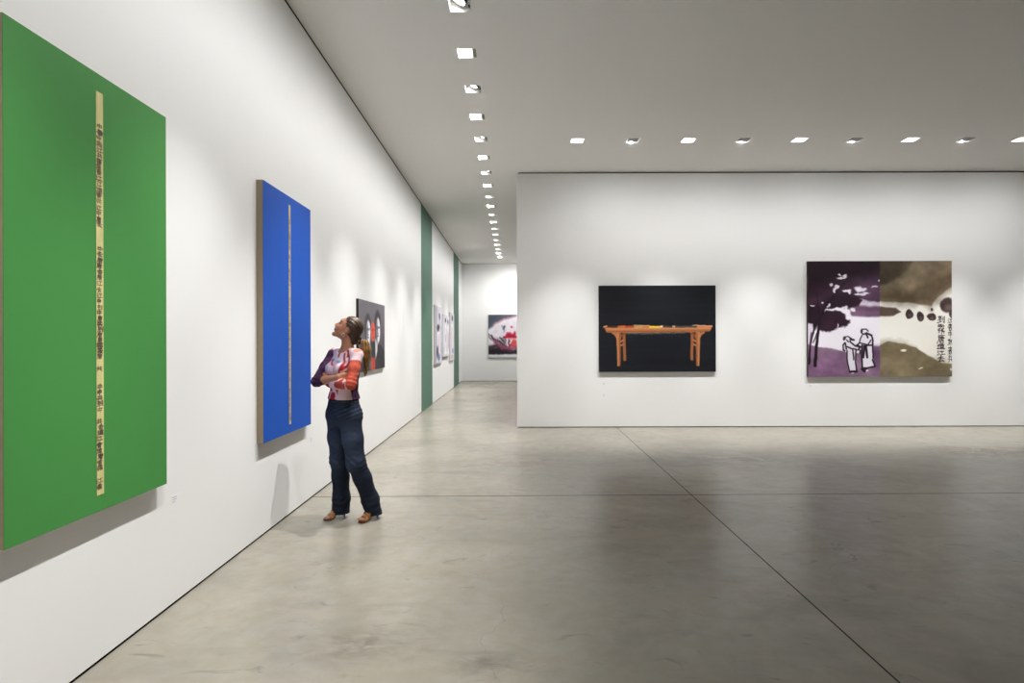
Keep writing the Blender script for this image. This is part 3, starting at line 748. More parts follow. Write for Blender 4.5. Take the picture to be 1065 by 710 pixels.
#PERSON-BEGIN
# ------------------------------------------------------------------ the woman
class Field:
    """signed distance field on a grid, meshed with surface nets"""
    def __init__(s, lo, hi, h):
        s.lo = np.array(lo, float); s.h = h
        s.n = np.ceil((np.array(hi) - s.lo) / h).astype(int) + 1
        s.v = np.full(s.n, 1.0, np.float32)
    def region(s, lo, hi):
        a = np.clip(np.floor((np.array(lo) - s.lo) / s.h).astype(int), 0, s.n)
        b = np.clip(np.ceil((np.array(hi) - s.lo) / s.h).astype(int) + 1, 0, s.n)
        sl = tuple(slice(i, j) for i, j in zip(a, b))
        g = np.meshgrid(*[s.lo[i] + np.arange(a[i], b[i]) * s.h for i in range(3)], indexing='ij')
        return sl, np.stack(g, -1)
    def add(s, fn, lo, hi, k=.01):
        pad = k + .03
        sl, P = s.region(np.array(lo) - pad, np.array(hi) + pad)
        if 0 in P.shape: return
        d = fn(P); a = s.v[sl]
        if k > 0:
            hh = np.clip(.5 + .5 * (a - d) / k, 0, 1)
            s.v[sl] = a + (d - a) * hh - k * hh * (1 - hh)
        else: s.v[sl] = np.minimum(a, d)
    def cut(s, fn, lo, hi, k=.004):
        """remove the inside of fn"""
        pad = k + .02
        sl, P = s.region(np.array(lo) - pad, np.array(hi) + pad)
        d = -fn(P); a = s.v[sl]
        hh = np.clip(.5 - .5 * (a - d) / k, 0, 1)
        s.v[sl] = a + (d - a) * hh + k * hh * (1 - hh)
    def everywhere(s, fn):
        sl, P = s.region(s.lo, s.lo + s.n * s.h)
        s.v = fn(P, s.v)
    def cone(s, a, b, ra, rb, k=.012, flat=None):
        a = np.array(a, float); b = np.array(b, float); ab = b - a; L2 = ab @ ab + 1e-12
        def fn(P):
            q = P - a; t = np.clip((q @ ab) / L2, 0, 1)
            r = q - t[..., None] * ab
            return np.sqrt((r ** 2).sum(-1)) - (ra + (rb - ra) * t)
        R = max(ra, rb)
        s.add(fn, np.minimum(a, b) - R, np.maximum(a, b) + R, k)
    def chain(s, pts, k=.012):
        for (a, ra), (b, rb) in zip(pts[:-1], pts[1:]): s.cone(a, b, ra, rb, k)
    def ell_fn(s, c, axes, r):
        c = np.array(c, float); A = np.array(axes, float); r = np.array(r, float)
        def fn(P):
            q = (P - c) @ A.T
            k0 = np.sqrt(((q / r) ** 2).sum(-1)); k1 = np.sqrt(((q / r ** 2) ** 2).sum(-1)) + 1e-9
            return k0 * (k0 - 1) / k1
        return fn
    def ell(s, c, axes, r, k=.012):
        R = max(r); s.add(s.ell_fn(c, axes, r), np.array(c) - R, np.array(c) + R, k)
    def loft(s, secs, l, f, k=.015):
        """elliptic sections (z, x, y, a, b) stacked upward"""
        S = np.array(secs, float); l = np.array(l); f = np.array(f)
        def fn(P):
            z = P[..., 2]; zc = np.clip(z, S[0, 0], S[-1, 0])
            I = lambda i: np.interp(zc, S[:, 0], S[:, i])
            q = np.stack([P[..., 0] - I(1), P[..., 1] - I(2)], -1)
            a, b = I(3), I(4)
            x, y = q @ l[:2], q @ f[:2]
            kk = np.sqrt((x / a) ** 2 + (y / b) ** 2); k1 = np.sqrt((x / a ** 2) ** 2 + (y / b ** 2) ** 2) + 1e-6
            d = kk * (kk - 1) / k1
            d = np.where(kk < .2, -np.minimum(a, b) * .8, d)
            return np.maximum(d, np.maximum(S[0, 0] - z, z - S[-1, 0]))
        R = S[:, 3:].max()
        s.add(fn, (S[:, 1].min() - R, S[:, 2].min() - R, S[0, 0]), (S[:, 1].max() + R, S[:, 2].max() + R, S[-1, 0]), k)
    def mesh(s):
        v = s.v; ins = v < 0
        nx, ny, nz = v.shape
        c = [ins[i:nx - 1 + i, j:ny - 1 + j, k:nz - 1 + k] for i in (0, 1) for j in (0, 1) for k in (0, 1)]
        tot = sum(x.astype(np.int8) for x in c)
        act = np.argwhere((tot > 0) & (tot < 8))
        idx = np.full((nx - 1, ny - 1, nz - 1), -1, np.int64)
        idx[act[:, 0], act[:, 1], act[:, 2]] = np.arange(len(act))
        off = np.array([(i, j, k) for i in (0, 1) for j in (0, 1) for k in (0, 1)])
        val = np.stack([v[act[:, 0] + o[0], act[:, 1] + o[1], act[:, 2] + o[2]] for o in off], 1)
        pos = np.zeros((len(act), 3)); cnt = np.zeros(len(act))
        for a in range(8):
            for b in range(a + 1, 8):
                if abs(off[a] - off[b]).sum() != 1: continue
                m = (val[:, a] < 0) != (val[:, b] < 0)
                t = val[m, a] / (val[m, a] - val[m, b])
                pos[m] += off[a] + (off[b] - off[a]) * t[:, None]; cnt[m] += 1
        pts = s.lo + (act + pos / cnt[:, None]) * s.h
        quads = []
        for ax in range(3):
            sl0 = [slice(None)] * 3; sl1 = [slice(None)] * 3
            sl0[ax] = slice(0, -1); sl1[ax] = slice(1, None)
            e = np.argwhere(ins[tuple(sl0)] != ins[tuple(sl1)])
            o1, o2 = [(1, 2), (2, 0), (0, 1)][ax]
            e = e[(e[:, o1] > 0) & (e[:, o2] > 0) & (e[:, o1] < v.shape[o1] - 1) & (e[:, o2] < v.shape[o2] - 1)]
            def g(d1, d2):
                q = e.copy(); q[:, o1] -= d1; q[:, o2] -= d2
                return idx[q[:, 0], q[:, 1], q[:, 2]]
            q = np.stack([g(1, 1), g(0, 1), g(0, 0), g(1, 0)], 1)
            fl = ins[e[:, 0], e[:, 1], e[:, 2]]
            q[~fl] = q[~fl][:, ::-1]
            quads.append(q)
        return pts, np.concatenate(quads)

def net_object(name, field, material, parent, root, color_fn=None, smooth_iter=2, color_smooth=0):
    pts, q = field.mesh()
    q = q[(q >= 0).all(1)]
    for _ in range(smooth_iter):                                  # light relaxation of the net
        acc = np.zeros_like(pts); n = np.zeros(len(pts))
        for a, b in ((0, 1), (1, 2), (2, 3), (3, 0)):
            np.add.at(acc, q[:, a], pts[q[:, b]]); np.add.at(n, q[:, a], 1)
            np.add.at(acc, q[:, b], pts[q[:, a]]); np.add.at(n, q[:, b], 1)
        pts = pts * .5 + acc / np.maximum(n, 1)[:, None] * .5
    me = bpy.data.meshes.new(name)
    me.vertices.add(len(pts)); me.vertices.foreach_set('co', (pts - np.array(root)).astype(np.float32).ravel())
    me.loops.add(len(q) * 4); me.loops.foreach_set('vertex_index', q.astype(np.int32).ravel())
    me.polygons.add(len(q)); me.polygons.foreach_set('loop_start', (np.arange(len(q)) * 4).astype(np.int32))
    me.polygons.foreach_set('loop_total', np.full(len(q), 4, np.int32))
    me.update(calc_edges=True); me.validate()
    if color_fn is not None:
        c = lin(np.clip(color_fn(pts) / 255.0, 0, 1))
        for _ in range(color_smooth):
            acc = c.copy(); n = np.ones(len(pts))
            for a, b in ((0, 1), (1, 2), (2, 3), (3, 0)):
                np.add.at(acc, q[:, a], c[q[:, b]]); np.add.at(n, q[:, a], 1)
            c = acc / n[:, None]
        at = me.color_attributes.new('paint', 'FLOAT_COLOR', 'POINT')
        rgba = np.ones((len(pts), 4), np.float32); rgba[:, :3] = c
        at.data.foreach_set('color', rgba.ravel())
    return link(name, me, material, parent, smooth=True)

def wob(P, sx, sy, sz, seed):
    r = random.Random(seed); o = 0
    for i in range(4):
        a = [r.uniform(-1, 1) for _ in range(3)]; ph = r.uniform(0, 6.28)
        o = o + np.sin(P[..., 0] * sx * a[0] * 2 + P[..., 1] * sy * a[1] * 2 + P[..., 2] * sz * a[2] * 2 + ph)
    return o / 4
def seg_d(P, a, b):
    a = np.array(a, float); ab = np.array(b, float) - a
    q = P - a; t = np.clip(q @ ab / (ab @ ab), 0, 1)
    return np.sqrt(((q - t[..., None] * ab) ** 2).sum(-1)), t

V3 = lambda *a: np.array(a, float)
ROOT = V3(-1.40, 4.71, 0)
Fd = V3(-.64, -.77, 0); Fd /= np.linalg.norm(Fd)
Ld = V3(.77, -.64, 0); Ld /= np.linalg.norm(Ld)
Ud = V3(0, 0, 1)
SL, SR = V3(-1.288, 4.60, 1.392), V3(-1.545, 4.80, 1.397)          # shoulders (her left is nearer the viewer)
EL, ER = V3(-1.311, 4.49, 1.160), V3(-1.648, 4.672, 1.168)          # elbows
WL, WR = V3(-1.530, 4.636, 1.152), V3(-1.431, 4.557, 1.211)        # wrists
HIPL, HIPR = V3(-1.365, 4.645, .875), V3(-1.503, 4.755, .875)
KNL, KNR = V3(-1.308, 4.62, .500), V3(-1.487, 4.735, .497)
TOEL, HEELL = V3(-1.278, 4.605, 0), V3(-1.160, 4.765, 0)
TOER, HEELR = V3(-1.592, 4.672, 0), V3(-1.450, 4.790, 0)
HC = np.array(W(362.2, 342.0, 4.68))
hf = V3(-.845, -.10, .525); hf /= np.linalg.norm(hf)
hs = np.cross(Ud, hf); hs /= np.linalg.norm(hs)                     # towards her left, the viewer's side
hu = np.cross(hf, hs)
HA = np.array([hf, hu, hs])
def hp(f, u, s=0.0): return HC + hf * f + hu * u + hs * s
NB = V3(-1.398, 4.70, 1.425)

person = empty('person', tuple(ROOT), 'woman with a long ponytail standing with arms crossed, looking up at the blue painting', 'person')

# ---- body, one continuous skin
B = Field((-1.72, 4.36, 0.0), (-1.08, 4.92, 1.76), .0042)
B.loft([(.845, -1.434, 4.70, .120, .080), (.90, -1.434, 4.70, .158, .104), (1.0, -1.433, 4.703, .138, .092), (1.08, -1.431, 4.706, .116, .080),
        (1.18, -1.427, 4.71, .124, .086), (1.28, -1.422, 4.712, .140, .094), (1.35, -1.418, 4.712, .140, .086), (1.40, -1.412, 4.708, .120, .066),
        (1.435, -1.404, 4.704, .070, .055), (1.46, -1.399, 4.70, .05, .05)], Ld, Fd)
for s in (-1, 1):
    B.ell(V3(-1.422, 4.712, 1.275) + Ld * .062 * s + Fd * .075, [Ld, Fd, Ud], (.055, .05, .055), .02)
B.cone(NB, hp(-.030, -.060), .050, .048, .02)
for S, E, Wr in ((SL, EL, WL), (SR, ER, WR)):
    B.chain([(S, .043), (S * .5 + E * .5, .038), (E, .034)], .02)
    B.chain([(E, .034), (E * .65 + Wr * .35, .036), (Wr, .023)], .012)
for hip, kn, heel, toe in ((HIPL, KNL, HEELL, TOEL), (HIPR, KNR, HEELR, TOER)):
    t = (toe - heel) / np.linalg.norm(toe - heel)
    sd = np.cross(Ud, t)
    ank = heel + t * .035 + Ud * .155
    B.chain([(hip, .080), (hip * .45 + kn * .55, .066), (kn, .047), (kn * .65 + ank * .35, .048), (ank, .030)], .02)
    hl = heel + t * .018 + Ud * .102; ball = toe - t * .070 + Ud * .036
    B.cone(ank, hl, .030, .024, .012); B.cone(hl, ball, .022, .022, .012); B.cone(ank, ball, .026, .020, .012)
    B.cone(ball + sd * .022, ball - sd * .022, .018, .018, .010)
    for i in range(5):                                             # toes
        o = (i - 2) * .0135
        big = 1.25 if i == 0 else 1.0
        ln = (.054, .052, .047, .040, .031)[i]
        sgn = 1 if hip is HIPR else -1
        B.cone(ball + sd * o * -sgn * 1.2 + t * .012 - Ud * .006, ball + sd * o * -sgn + t * ln - Ud * .014, .0088 * big, .0072 * big, .003)
# hands: palm and five fingers each
def hand(Wr, pd, across, nrm, curl, thumb_side):
    """pd along the fingers, across from little finger to index, nrm out of the back of the hand"""
    pd = pd / np.linalg.norm(pd); across = across - pd * (across @ pd); across /= np.linalg.norm(across)
    nrm = np.cross(pd, across) * (1 if np.cross(pd, across) @ nrm > 0 else -1)
    for o in (-.026, -.009, .009, .026):
        B.cone(Wr + across * o * .6, Wr + pd * .078 + across * o, .0165, .0115, .010)
    for i, (o, ln) in enumerate(((-.031, .056), (-.0105, .070), (.0105, .074), (.031, .066))):
        a = Wr + pd * .080 + across * o
        b = a + (pd * math.cos(curl * .4) - nrm * math.sin(curl * .4)) * ln * .45
        c = b + (pd * math.cos(curl) - nrm * math.sin(curl)) * ln * .32
        e = c + (pd * math.cos(curl * 1.6) - nrm * math.sin(curl * 1.6)) * ln * .25
        B.chain([(a, .0092), (b, .0085), (c, .0078), (e, .0068)], .003)
    a = Wr + pd * .022 + across * .024; b = a + pd * .030 + across * .026 - nrm * .006; c = b + pd * .030 + across * .010 - nrm * .006
    B.chain([(a, .0125), (b, .0100), (c, .0080)], .006)
hand(WL, V3(-.105, .045, .110), V3(-.6, -.2, -.5), Fd, .45, 1)
hand(WR, V3(.110, .022, .002), V3(0, 0, 1.0), Fd, .3, 1)
# head
B.ell(hp(-.014, .028), HA, (.090, .083, .071), .01)
B.ell(hp(.026, -.022), HA, (.060, .084, .058), .02)
for s in (-1, 1):
    B.cone(hp(.000, -.058, .046 * s), hp(.070, -.096, .012 * s), .017, .014, .02)
    B.ell(hp(.060, -.022, .036 * s), HA, (.022, .022, .018), .015)
B.ell(hp(.078, -.096), HA, (.016, .014, .017), .014)
B.ell(hp(.074, .036), HA, (.014, .020, .040), .02)
B.cone(hp(.083, .016), hp(.1065, -.021), .0060, .0075, .010)
B.cone(hp(.072, .012), hp(.0925, -.019), .010, .0125, .008)
for s in (-1, 1): B.ell(hp(.0925, -.026, .0115 * s), HA, (.0085, .0070, .0065), .006)
B.cone(hp(.098, -.030, .010), hp(.098, -.030, -.010), .0075, .0075, .005)
B.ell(hp(.083, -.052), HA, (.013, .020, .026), .012)
B.cone(hp(.0945, -.031), hp(.0900, -.046), .0065, .0060, .008)
for s in (-1, 1):
    B.cut(B.ell_fn(hp(.094, .010, .031 * s), HA, (.015, .009, .015)), hp(.07, -.02, .031 * s) - .04, hp(.1, .03, .031 * s) + .04, .010)
    B.ell(hp(.0745, .008, .030 * s), HA, (.0115, .0105, .0135), .002)
B.ell(hp(.0938, -.0510), HA, (.0058, .0046, .019), .004); B.ell(hp(.0918, -.0605), HA, (.0062, .0052, .017), .004)
for s in (-1, 1):
    B.ell(hp(-.006, -.012, .071 * s), [hf * .9 + hs * .43 * -s, hu, hs * .9 + hf * .43 * s], (.017, .030, .007), .004)
    B.cut(B.ell_fn(hp(-.002, -.010, .078 * s), HA, (.009, .017, .006)), hp(-.03, -.04, .07 * s) - .02, hp(.03, .02, .08 * s) + .02, .004)
def skin_color(P):
    c = np.ones((len(P), 3)) * V3(176, 122, 92)
    q = (P - HC) @ HA.T
    f, u, s = q[:, 0], q[:, 1], np.abs(q[:, 2])
    head = (np.abs(f) < .13) & (u > -.13) & (u < .14)
    def put(m, col, a=1.0):
        w = np.clip(m, 0, 1)[:, None] * a * head[:, None]
        c[:] = c + (np.array(col) - c) * w
    E = lambda f0, u0, s0, rf, ru, rs: np.clip(1.6 - 1.6 * np.sqrt(((u - u0) / ru) ** 2 + ((s - s0) / rs) ** 2) + .3, 0, 1) * (f > f0)
    put(E(.05, -.030, .046, 1, .022, .022), (184, 112, 88), .5)
    put(E(.08, -.050, 0, 1, .006, .021), (164, 78, 72), .9); put(E(.08, -.060, 0, 1, .007, .018), (172, 84, 78), .9)
    put(E(.05, .028, .030, 1, .0038, .019), (92, 62, 46), .8)
    put(E(.055, .010, .030, 1, .0085, .0155), (44, 30, 26), .95)
    put(E(.055, .008, .030, 1, .0048, .0105), (214, 204, 196), .9)
    put(E(.055, .008, .030, 1, .0048, .0048), (46, 34, 28), 1.0)
    return c
M['skin'] = attr_mat('skin', .5, .35, sss=.15)
net_object('body', B, M['skin'], person, ROOT, skin_color, 2)

# ---- jeans
J = Field((-1.68, 4.42, 0.0), (-1.04, 4.95, 1.12), .0046)
J.loft([(.800, -1.434, 4.70, .115, .080), (.86, -1.434, 4.70, .170, .116), (.92, -1.434, 4.70, .172, .120), (1.00, -1.433, 4.702, .157, .110), (1.045, -1.432, 4.704, .144, .102)], Ld, Fd, .03)
for s in (-1, 1):
    J.ell(V3(-1.434, 4.70, .885) + Ld * .070 * s - Fd * .050, [Ld, Fd, Ud], (.076, .072, .085), .03)
for hip, kn, heel, toe, r in ((HIPL, KNL, HEELL, TOEL, (.094, .082, .074, .070, .069, .069)), (HIPR, KNR, HEELR, TOER, (.092, .080, .069, .068, .070, .077))):
    t = (toe - heel) / np.linalg.norm(toe - heel)
    an = heel + t * .040
    an = V3(an[0], an[1], .03)
    c1 = kn * .7 + an * .3 - t * .012; c2 = kn * .3 + an * .7 - t * .012
    J.chain([(hip, r[0]), (hip * .5 + kn * .5, r[1]), (kn, r[2]), (c1, r[3]), (c2, r[4]), (an, r[5])], .035)
def jean_shape(P, v):
    z = P[..., 2]
    lx = (P - ROOT) @ Ld; fx = (P - ROOT) @ Fd
    w = wob(P, 14, 14, 20, 5) * .0025
    knee = np.exp(-((z - .49) / .07) ** 2); hipm = np.exp(-((z - .90) / .07) ** 2) * np.clip(-fx * 8 + .4, 0, 1); hem = np.exp(-((z - .12) / .09) ** 2)
    w = w + knee * .0026 * np.sin(z * 150 + lx * 90 + np.sin(fx * 40) * 2 + wob(P, 12, 12, 12, 8) * 3) + hipm * .0024 * np.sin(z * 150 - lx * 70 + fx * 50 + wob(P, 12, 12, 12, 18) * 3) + hem * .0028 * np.sin(z * 110 + lx * 40 + fx * 60 + wob(P, 12, 12, 12, 28) * 3)
    v = v + w
    hemz = .040 + .0 * z
    return np.maximum(v, np.maximum(hemz - z, z - 1.045)).astype(np.float32)
J.everywhere(jean_shape)
def jean_color(P):
    z = P[:, 2]
    fx = (P - ROOT) @ Fd; lx = (P - ROOT) @ Ld
    base = V3(29, 35, 49)
    fade = np.clip(np.exp(-((z - .68) / .20) ** 2) * np.clip(fx * 7 + .45, 0, 1), 0, 1) + .6 * np.exp(-((z - .47) / .05) ** 2) * np.clip(fx * 6 + .4, 0, 1)
    n = wob(P, 60, 60, 90, 9) * .5 + wob(P, 200, 200, 120, 10) * .5
    c = base + (V3(70, 84, 108) - base) * (fade * .55)[:, None] + n[:, None] * 7
    seat = np.exp(-((z - .93) / .06) ** 2) * np.clip(.3 + lx * 5, 0, 1)
    c += (V3(84, 100, 120) - c) * (seat * np.clip(np.sin(z * 190 - lx * 60 + fx * 50), 0, 1) * .45)[:, None]
    stitch = (np.abs(z - 1.005) < .0025)
    c[stitch] = c[stitch] * .6 + V3(120, 100, 70) * .4
    return c
M['denim'] = attr_mat('dark_denim', .85, .15, bump=.25, bscale=(500, 500, 500))
jn = net_object('jeans', J, M['denim'], person, ROOT, jean_color, 2)
jn['label'] = 'dark blue bootcut jeans'

# ---- blouse
T = Field((-1.74, 4.36, .98), (-1.20, 4.95, 1.50), .0040)
cl = EL * .04 + WL * .96; cuffR = ER * .62 + WR * .38
fr = (WR - ER) / np.linalg.norm(WR - ER)
T.chain([(ER, .043), (cuffR * 1.3 - ER * .3, .039)], .010)
T.everywhere(lambda P, v: np.maximum(v, (P - cuffR) @ fr).astype(np.float32))      # the right cuff ends flat
T.chain([(EL, .043), (EL * .6 + WL * .4, .042), (cl, .034)], .010)
T.loft([(1.020, -1.432, 4.704, .158, .120), (1.06, -1.432, 4.704, .147, .110), (1.10, -1.431, 4.706, .138, .102), (1.18, -1.427, 4.71, .140, .102), (1.28, -1.422, 4.712, .152, .108),
        (1.35, -1.418, 4.712, .152, .098), (1.40, -1.412, 4.708, .132, .078), (1.432, -1.404, 4.704, .084, .066), (1.45, -1.40, 4.70, .07, .06)], Ld, Fd, .02)
for s in (-1, 1):
    T.ell(V3(-1.422, 4.712, 1.272) + Ld * .064 * s + Fd * .082, [Ld, Fd, Ud], (.062, .055, .060), .025)
for S in (SL, SR):
    T.cone(NB + (S - NB) * .25 + Ud * .006, S + Ud * .0, .040, .046, .03)
T.chain([(SL, .046), (SL * .5 + EL * .5, .047), (EL, .043)], .022); T.chain([(SR, .046), (SR * .5 + ER * .5, .048), (ER, .043)], .022)
ncut = V3(-1.404, 4.70, 1.455) + Fd * .045
def blouse_shape(P, v):
    z = P[..., 2]
    v = v + wob(P, 30, 30, 34, 3) * .0022
    for E, S in ((EL, SL), (ER, SR)):                                # folds at the elbow crooks
        de = np.sqrt(((P - E) ** 2).sum(-1))
        v = v + np.exp(-(de / .06) ** 2) * .004 * np.sin(P @ (S - E) * 700)
    hole = np.sqrt((((P - ncut) @ Ld) / .082) ** 2 + (((P - ncut) @ Fd) / .070) ** 2 + ((z - 1.462) / .062) ** 2)
    v = np.maximum(v, (1 - hole) * .06)
    return np.maximum(v, np.maximum(1.020 - z, z - 1.448)).astype(np.float32)
T.everywhere(blouse_shape)
def blouse_color(P):
    z = P[:, 2]; C0 = V3(-1.427, 4.708, 0)
    s = (P - C0) @ Ld; f = (P - C0) @ Fd
    dul, tul = seg_d(P, SL, EL); dfl, tfl = seg_d(P, EL, WL); dur, tur = seg_d(P, SR, ER); dfr, tfr = seg_d(P, ER, WR)
    n1 = wob(P, 40, 40, 40, 21); n2 = wob(P, 90, 90, 90, 22)
    plum, pink, crim, orange = V3(58, 32, 56), V3(214, 190, 198), V3(150, 32, 46), V3(178, 78, 60)
    c = np.ones((len(P), 3)) * pink
    def put(m, col): c[m] = col
    def el(s0, z0, rs, rz, a=0.0):
        x, y = s - s0, z - z0
        x, y = x * math.cos(a) + y * math.sin(a), -x * math.sin(a) + y * math.cos(a)
        return (x / rs) ** 2 + (y / rz) ** 2
    # front print: two blue eyes, crimson ribbons, a crimson hem with pale scrolls
    c += (n1 * 8)[:, None]
    put(el(-.035, 1.348, .024, .010, .5) < 1, (96, 160, 190)); put(el(-.038, 1.345, .008, .006) < 1, (110, 60, 90))
    put(el(.052, 1.334, .032, .011, -.1) < 1, (104, 172, 196)); put(el(.056, 1.329, .013, .006) < 1, (196, 60, 60)); put(el(.052, 1.318, .028, .004) < 1, (214, 150, 170))
    rib = np.abs(s - .098 - .012 * np.sin((z - 1.25) * 30)) < .008; put(rib & (z > 1.24) & (z < 1.41), crim)
    rib = np.abs(s - .120 - .016 * np.sin((z - 1.28) * 26)) < .009; put(rib & (z > 1.26) & (z < 1.42), crim)
    put((np.abs(np.sqrt(el(.075, 1.39, .045, .045)) - 1) < .22) & (z > 1.37), crim)
    put((np.abs(s + .085 + (z - 1.38) * .9) < .010) & (z > 1.30), (178, 44, 66))
    hemz = z < 1.135
    put(hemz & (s < .058), crim + 0); put(hemz & (s >= .058), (222, 190, 188))
    for a, b, r in ((-.075, 1.05, .038), (.005, 1.045, .045), (-.03, 1.11, .03)):
        q = np.sqrt(el(a, b, r, r * 1.1)); put(hemz & (s < .06) & (np.abs(q - 1) < .17) & (z > b - r * .4), (226, 196, 204))
    side = (f < -.008) | ((s > .128) & (f < .03)) | ((s < -.125) & (f < .03))
    pm = plum + n2[:, None] * 22 + np.clip(n1, 0, 1)[:, None] * V3(20, 10, 22)
    tors = (np.minimum(np.minimum(dul, dfl), np.minimum(dur, dfr)) > .0)
    m = side & tors & (z < 1.39); c[m] = pm[m]
    # her right sleeve, plum; her left sleeve, orange red with pale patches
    m = ((dur < .066) & (s < -.092) & (z < 1.43)) | (dfr < .054) & (tfr < .45) & (dfr < dfl); c[m] = pm[m]
    up = (dul < .062) & (s > .138)
    lo = (dfl < .050) & (dfl < dfr)
    sl = up | lo
    tt = np.where(dfl < dul, 1 + tfl, tul)
    oc = orange + n2[:, None] * 10 - np.clip(tt - .9, 0, 1)[:, None] * V3(26, 20, 14)
    c[sl] = oc[sl]
    pale = V3(226, 200, 206) + n1[:, None] * 10
    m = sl & (tt < .10); c[m] = pale[m]
    m = sl & (tt < .04) & (n1 > -.1); c[m] = V3(222, 128, 106)
    m = sl & (tt >= .10) & (tt < .26 + .05 * n1); c[m] = pale[m]
    m = sl & (tt > 1.02) & (tt < 1.20) & (np.abs(n1 + .1) < .32); c[m] = (V3(222, 168, 162) + n2[:, None] * 10)[m]
    m = sl & (tt > 1.55) & (n1 > -.25); c[m] = (V3(222, 186, 190) + n2[:, None] * 10)[m]
    m = sl & (tt > .45) & (tt < .9) & (n1 > .62); c[m] = pale[m]
    return np.clip(c, 0, 255)
M['blouse'] = attr_mat('printed_jersey', .8, .2)
bl = net_object('blouse', T, M['blouse'], person, ROOT, blouse_color, 2, 2)
bl['label'] = 'printed long-sleeved top, pink front, orange red left sleeve, plum right sleeve'

# ---- hair
Hh = Field(np.array((-1.62, 4.50, 1.10)), np.array((-1.14, 4.90, 1.80)), .0034)
Hh.ell(hp(-.018, .033), HA, (.096, .087, .077), .01)
Hh.cone(hp(-.05, -.005), hp(-.092, -.058), .062, .034, .03)
pt = [(hp(-.092, -.060), .026), (W(374.5, 354.6, 4.71), .022), (W(379.5, 357.0, 4.715), .030), (W(381.3, 363.5, 4.72), .035), (W(381.3, 371, 4.725), .031), (W(380.8, 380, 4.725), .021), (W(380.0, 387, 4.725), .012), (W(379.8, 391, 4.725), .005)]
pt = [(np.array(a), r) for a, r in pt]
def hair_shape(P, v):
    q = (P - HC) @ HA.T
    f, u, s = q[..., 0], q[..., 1], np.abs(q[..., 2])
    # hairline: behind the forehead, down past the temple and over the ear
    line = (.066 - np.clip(.082 - u, 0, .2) * .62 - np.clip(s - .045, 0, 1) * .35 + .010 * np.exp(-((u - .02) / .02) ** 2))
    face = f - line
    earcut = .030 - np.sqrt((f + .006) ** 2 + ((u + .016) * .9) ** 2)
    v = v + np.clip((face + .040) / .040, 0, 1) * .0055                     # the hair thins towards its edge
    g_ = face * .85; hh = np.clip(.5 + .5 * (v - g_) / .010, 0, 1)
    v = g_ + (v - g_) * hh + .010 * hh * (1 - hh)
    v = np.maximum(v, np.where(s > .05, earcut, -1))
    low = (-.062 - u) - np.clip(-f - .04, 0, .06) * .7
    v = np.maximum(v, np.where(f > -.085, low, -1))
    ang = np.arctan2(q[..., 2], u + .02)
    return (v + .0016 * np.sin(ang * 26 + f * 40) + .0012 * np.sin(ang * 55 - f * 60)).astype(np.float32)
Hh.everywhere(hair_shape)
for (a, ra), (b_, rb) in zip(pt[:-1], pt[1:]): Hh.cone(a, b_, ra, rb, .016)
def tail_shape(P, v):
    z = P[..., 2]; m = (z < HC[2] - .085)
    return np.where(m, v + .0030 * np.sin(P[..., 0] * 260 + z * 22 + np.sin(z * 40)) * np.sin(P[..., 1] * 240 - z * 18), v).astype(np.float32)
Hh.everywhere(tail_shape)
def hair_color(P):
    q = (P - HC) @ HA.T
    ang = np.arctan2(q[:, 2], q[:, 1] + .02)
    st = np.where(q[:, 0] > -.10, np.sin(ang * 34 + q[:, 0] * 22) * .5 + .5 * np.sin(ang * 71 - q[:, 0] * 35), np.sin(P[:, 0] * 300 + P[:, 2] * 26) * .6 + .4 * np.sin(P[:, 1] * 420 + P[:, 2] * 31))
    tail = np.clip((HC[2] - .070 - P[:, 2]) / .03, 0, 1) * np.clip((P[:, 0] - HC[0] - .07) / .03, 0, 1)
    base = V3(54, 37, 25) + st[:, None] * V3(20, 15, 9)
    gold = V3(128, 96, 50) + st[:, None] * V3(38, 30, 18)
    top = np.clip((q[:, 1] - .06) / .05, 0, 1) * .35
    return base + (gold - base) * np.maximum(tail, top)[:, None]
M['hair'] = attr_mat('brown_hair', .42, .5, bump=.3, bscale=(260, 260, 40))
ha = net_object('hair', Hh, M['hair'], person, ROOT, hair_color, 1)
ha['label'] = 'brown hair pulled back into a long lighter ponytail'
bm = bmesh.new()
ax = (pt[2][0] - pt[0][0]); ax /= np.linalg.norm(ax)
ring_c = Vector(pt[1][0] - ROOT)
zq = Vector(ax).to_track_quat('Z', 'Y').to_matrix().to_4x4()
prof = [(.024 + .007 * math.cos(t), .007 * math.sin(t)) for t in np.linspace(0, 2 * math.pi, 11)]
add_lathe(bm, prof, Matrix.Translation(ring_c) @ zq, 24)
from_bm('hair_band', bm, mat('black_elastic', (.01, .01, .012, 1), .7, .3), ha, smooth=True)
bm = bmesh.new()
ec = Vector(hp(-.004, -.056, .074) - ROOT)
er = Matrix.Translation(ec) @ Vector(hf * .3 + hs * .95).to_track_quat('Z', 'Y').to_matrix().to_4x4()
add_lathe(bm, [(.014 + .0016 * math.cos(t), .0016 * math.sin(t)) for t in np.linspace(0, 2 * math.pi, 9)], er, 24)
from_bm('earring', bm, mat('silver_hoop', (.8, .8, .78, 1), .25, .5, metal=1.0), person, smooth=True)

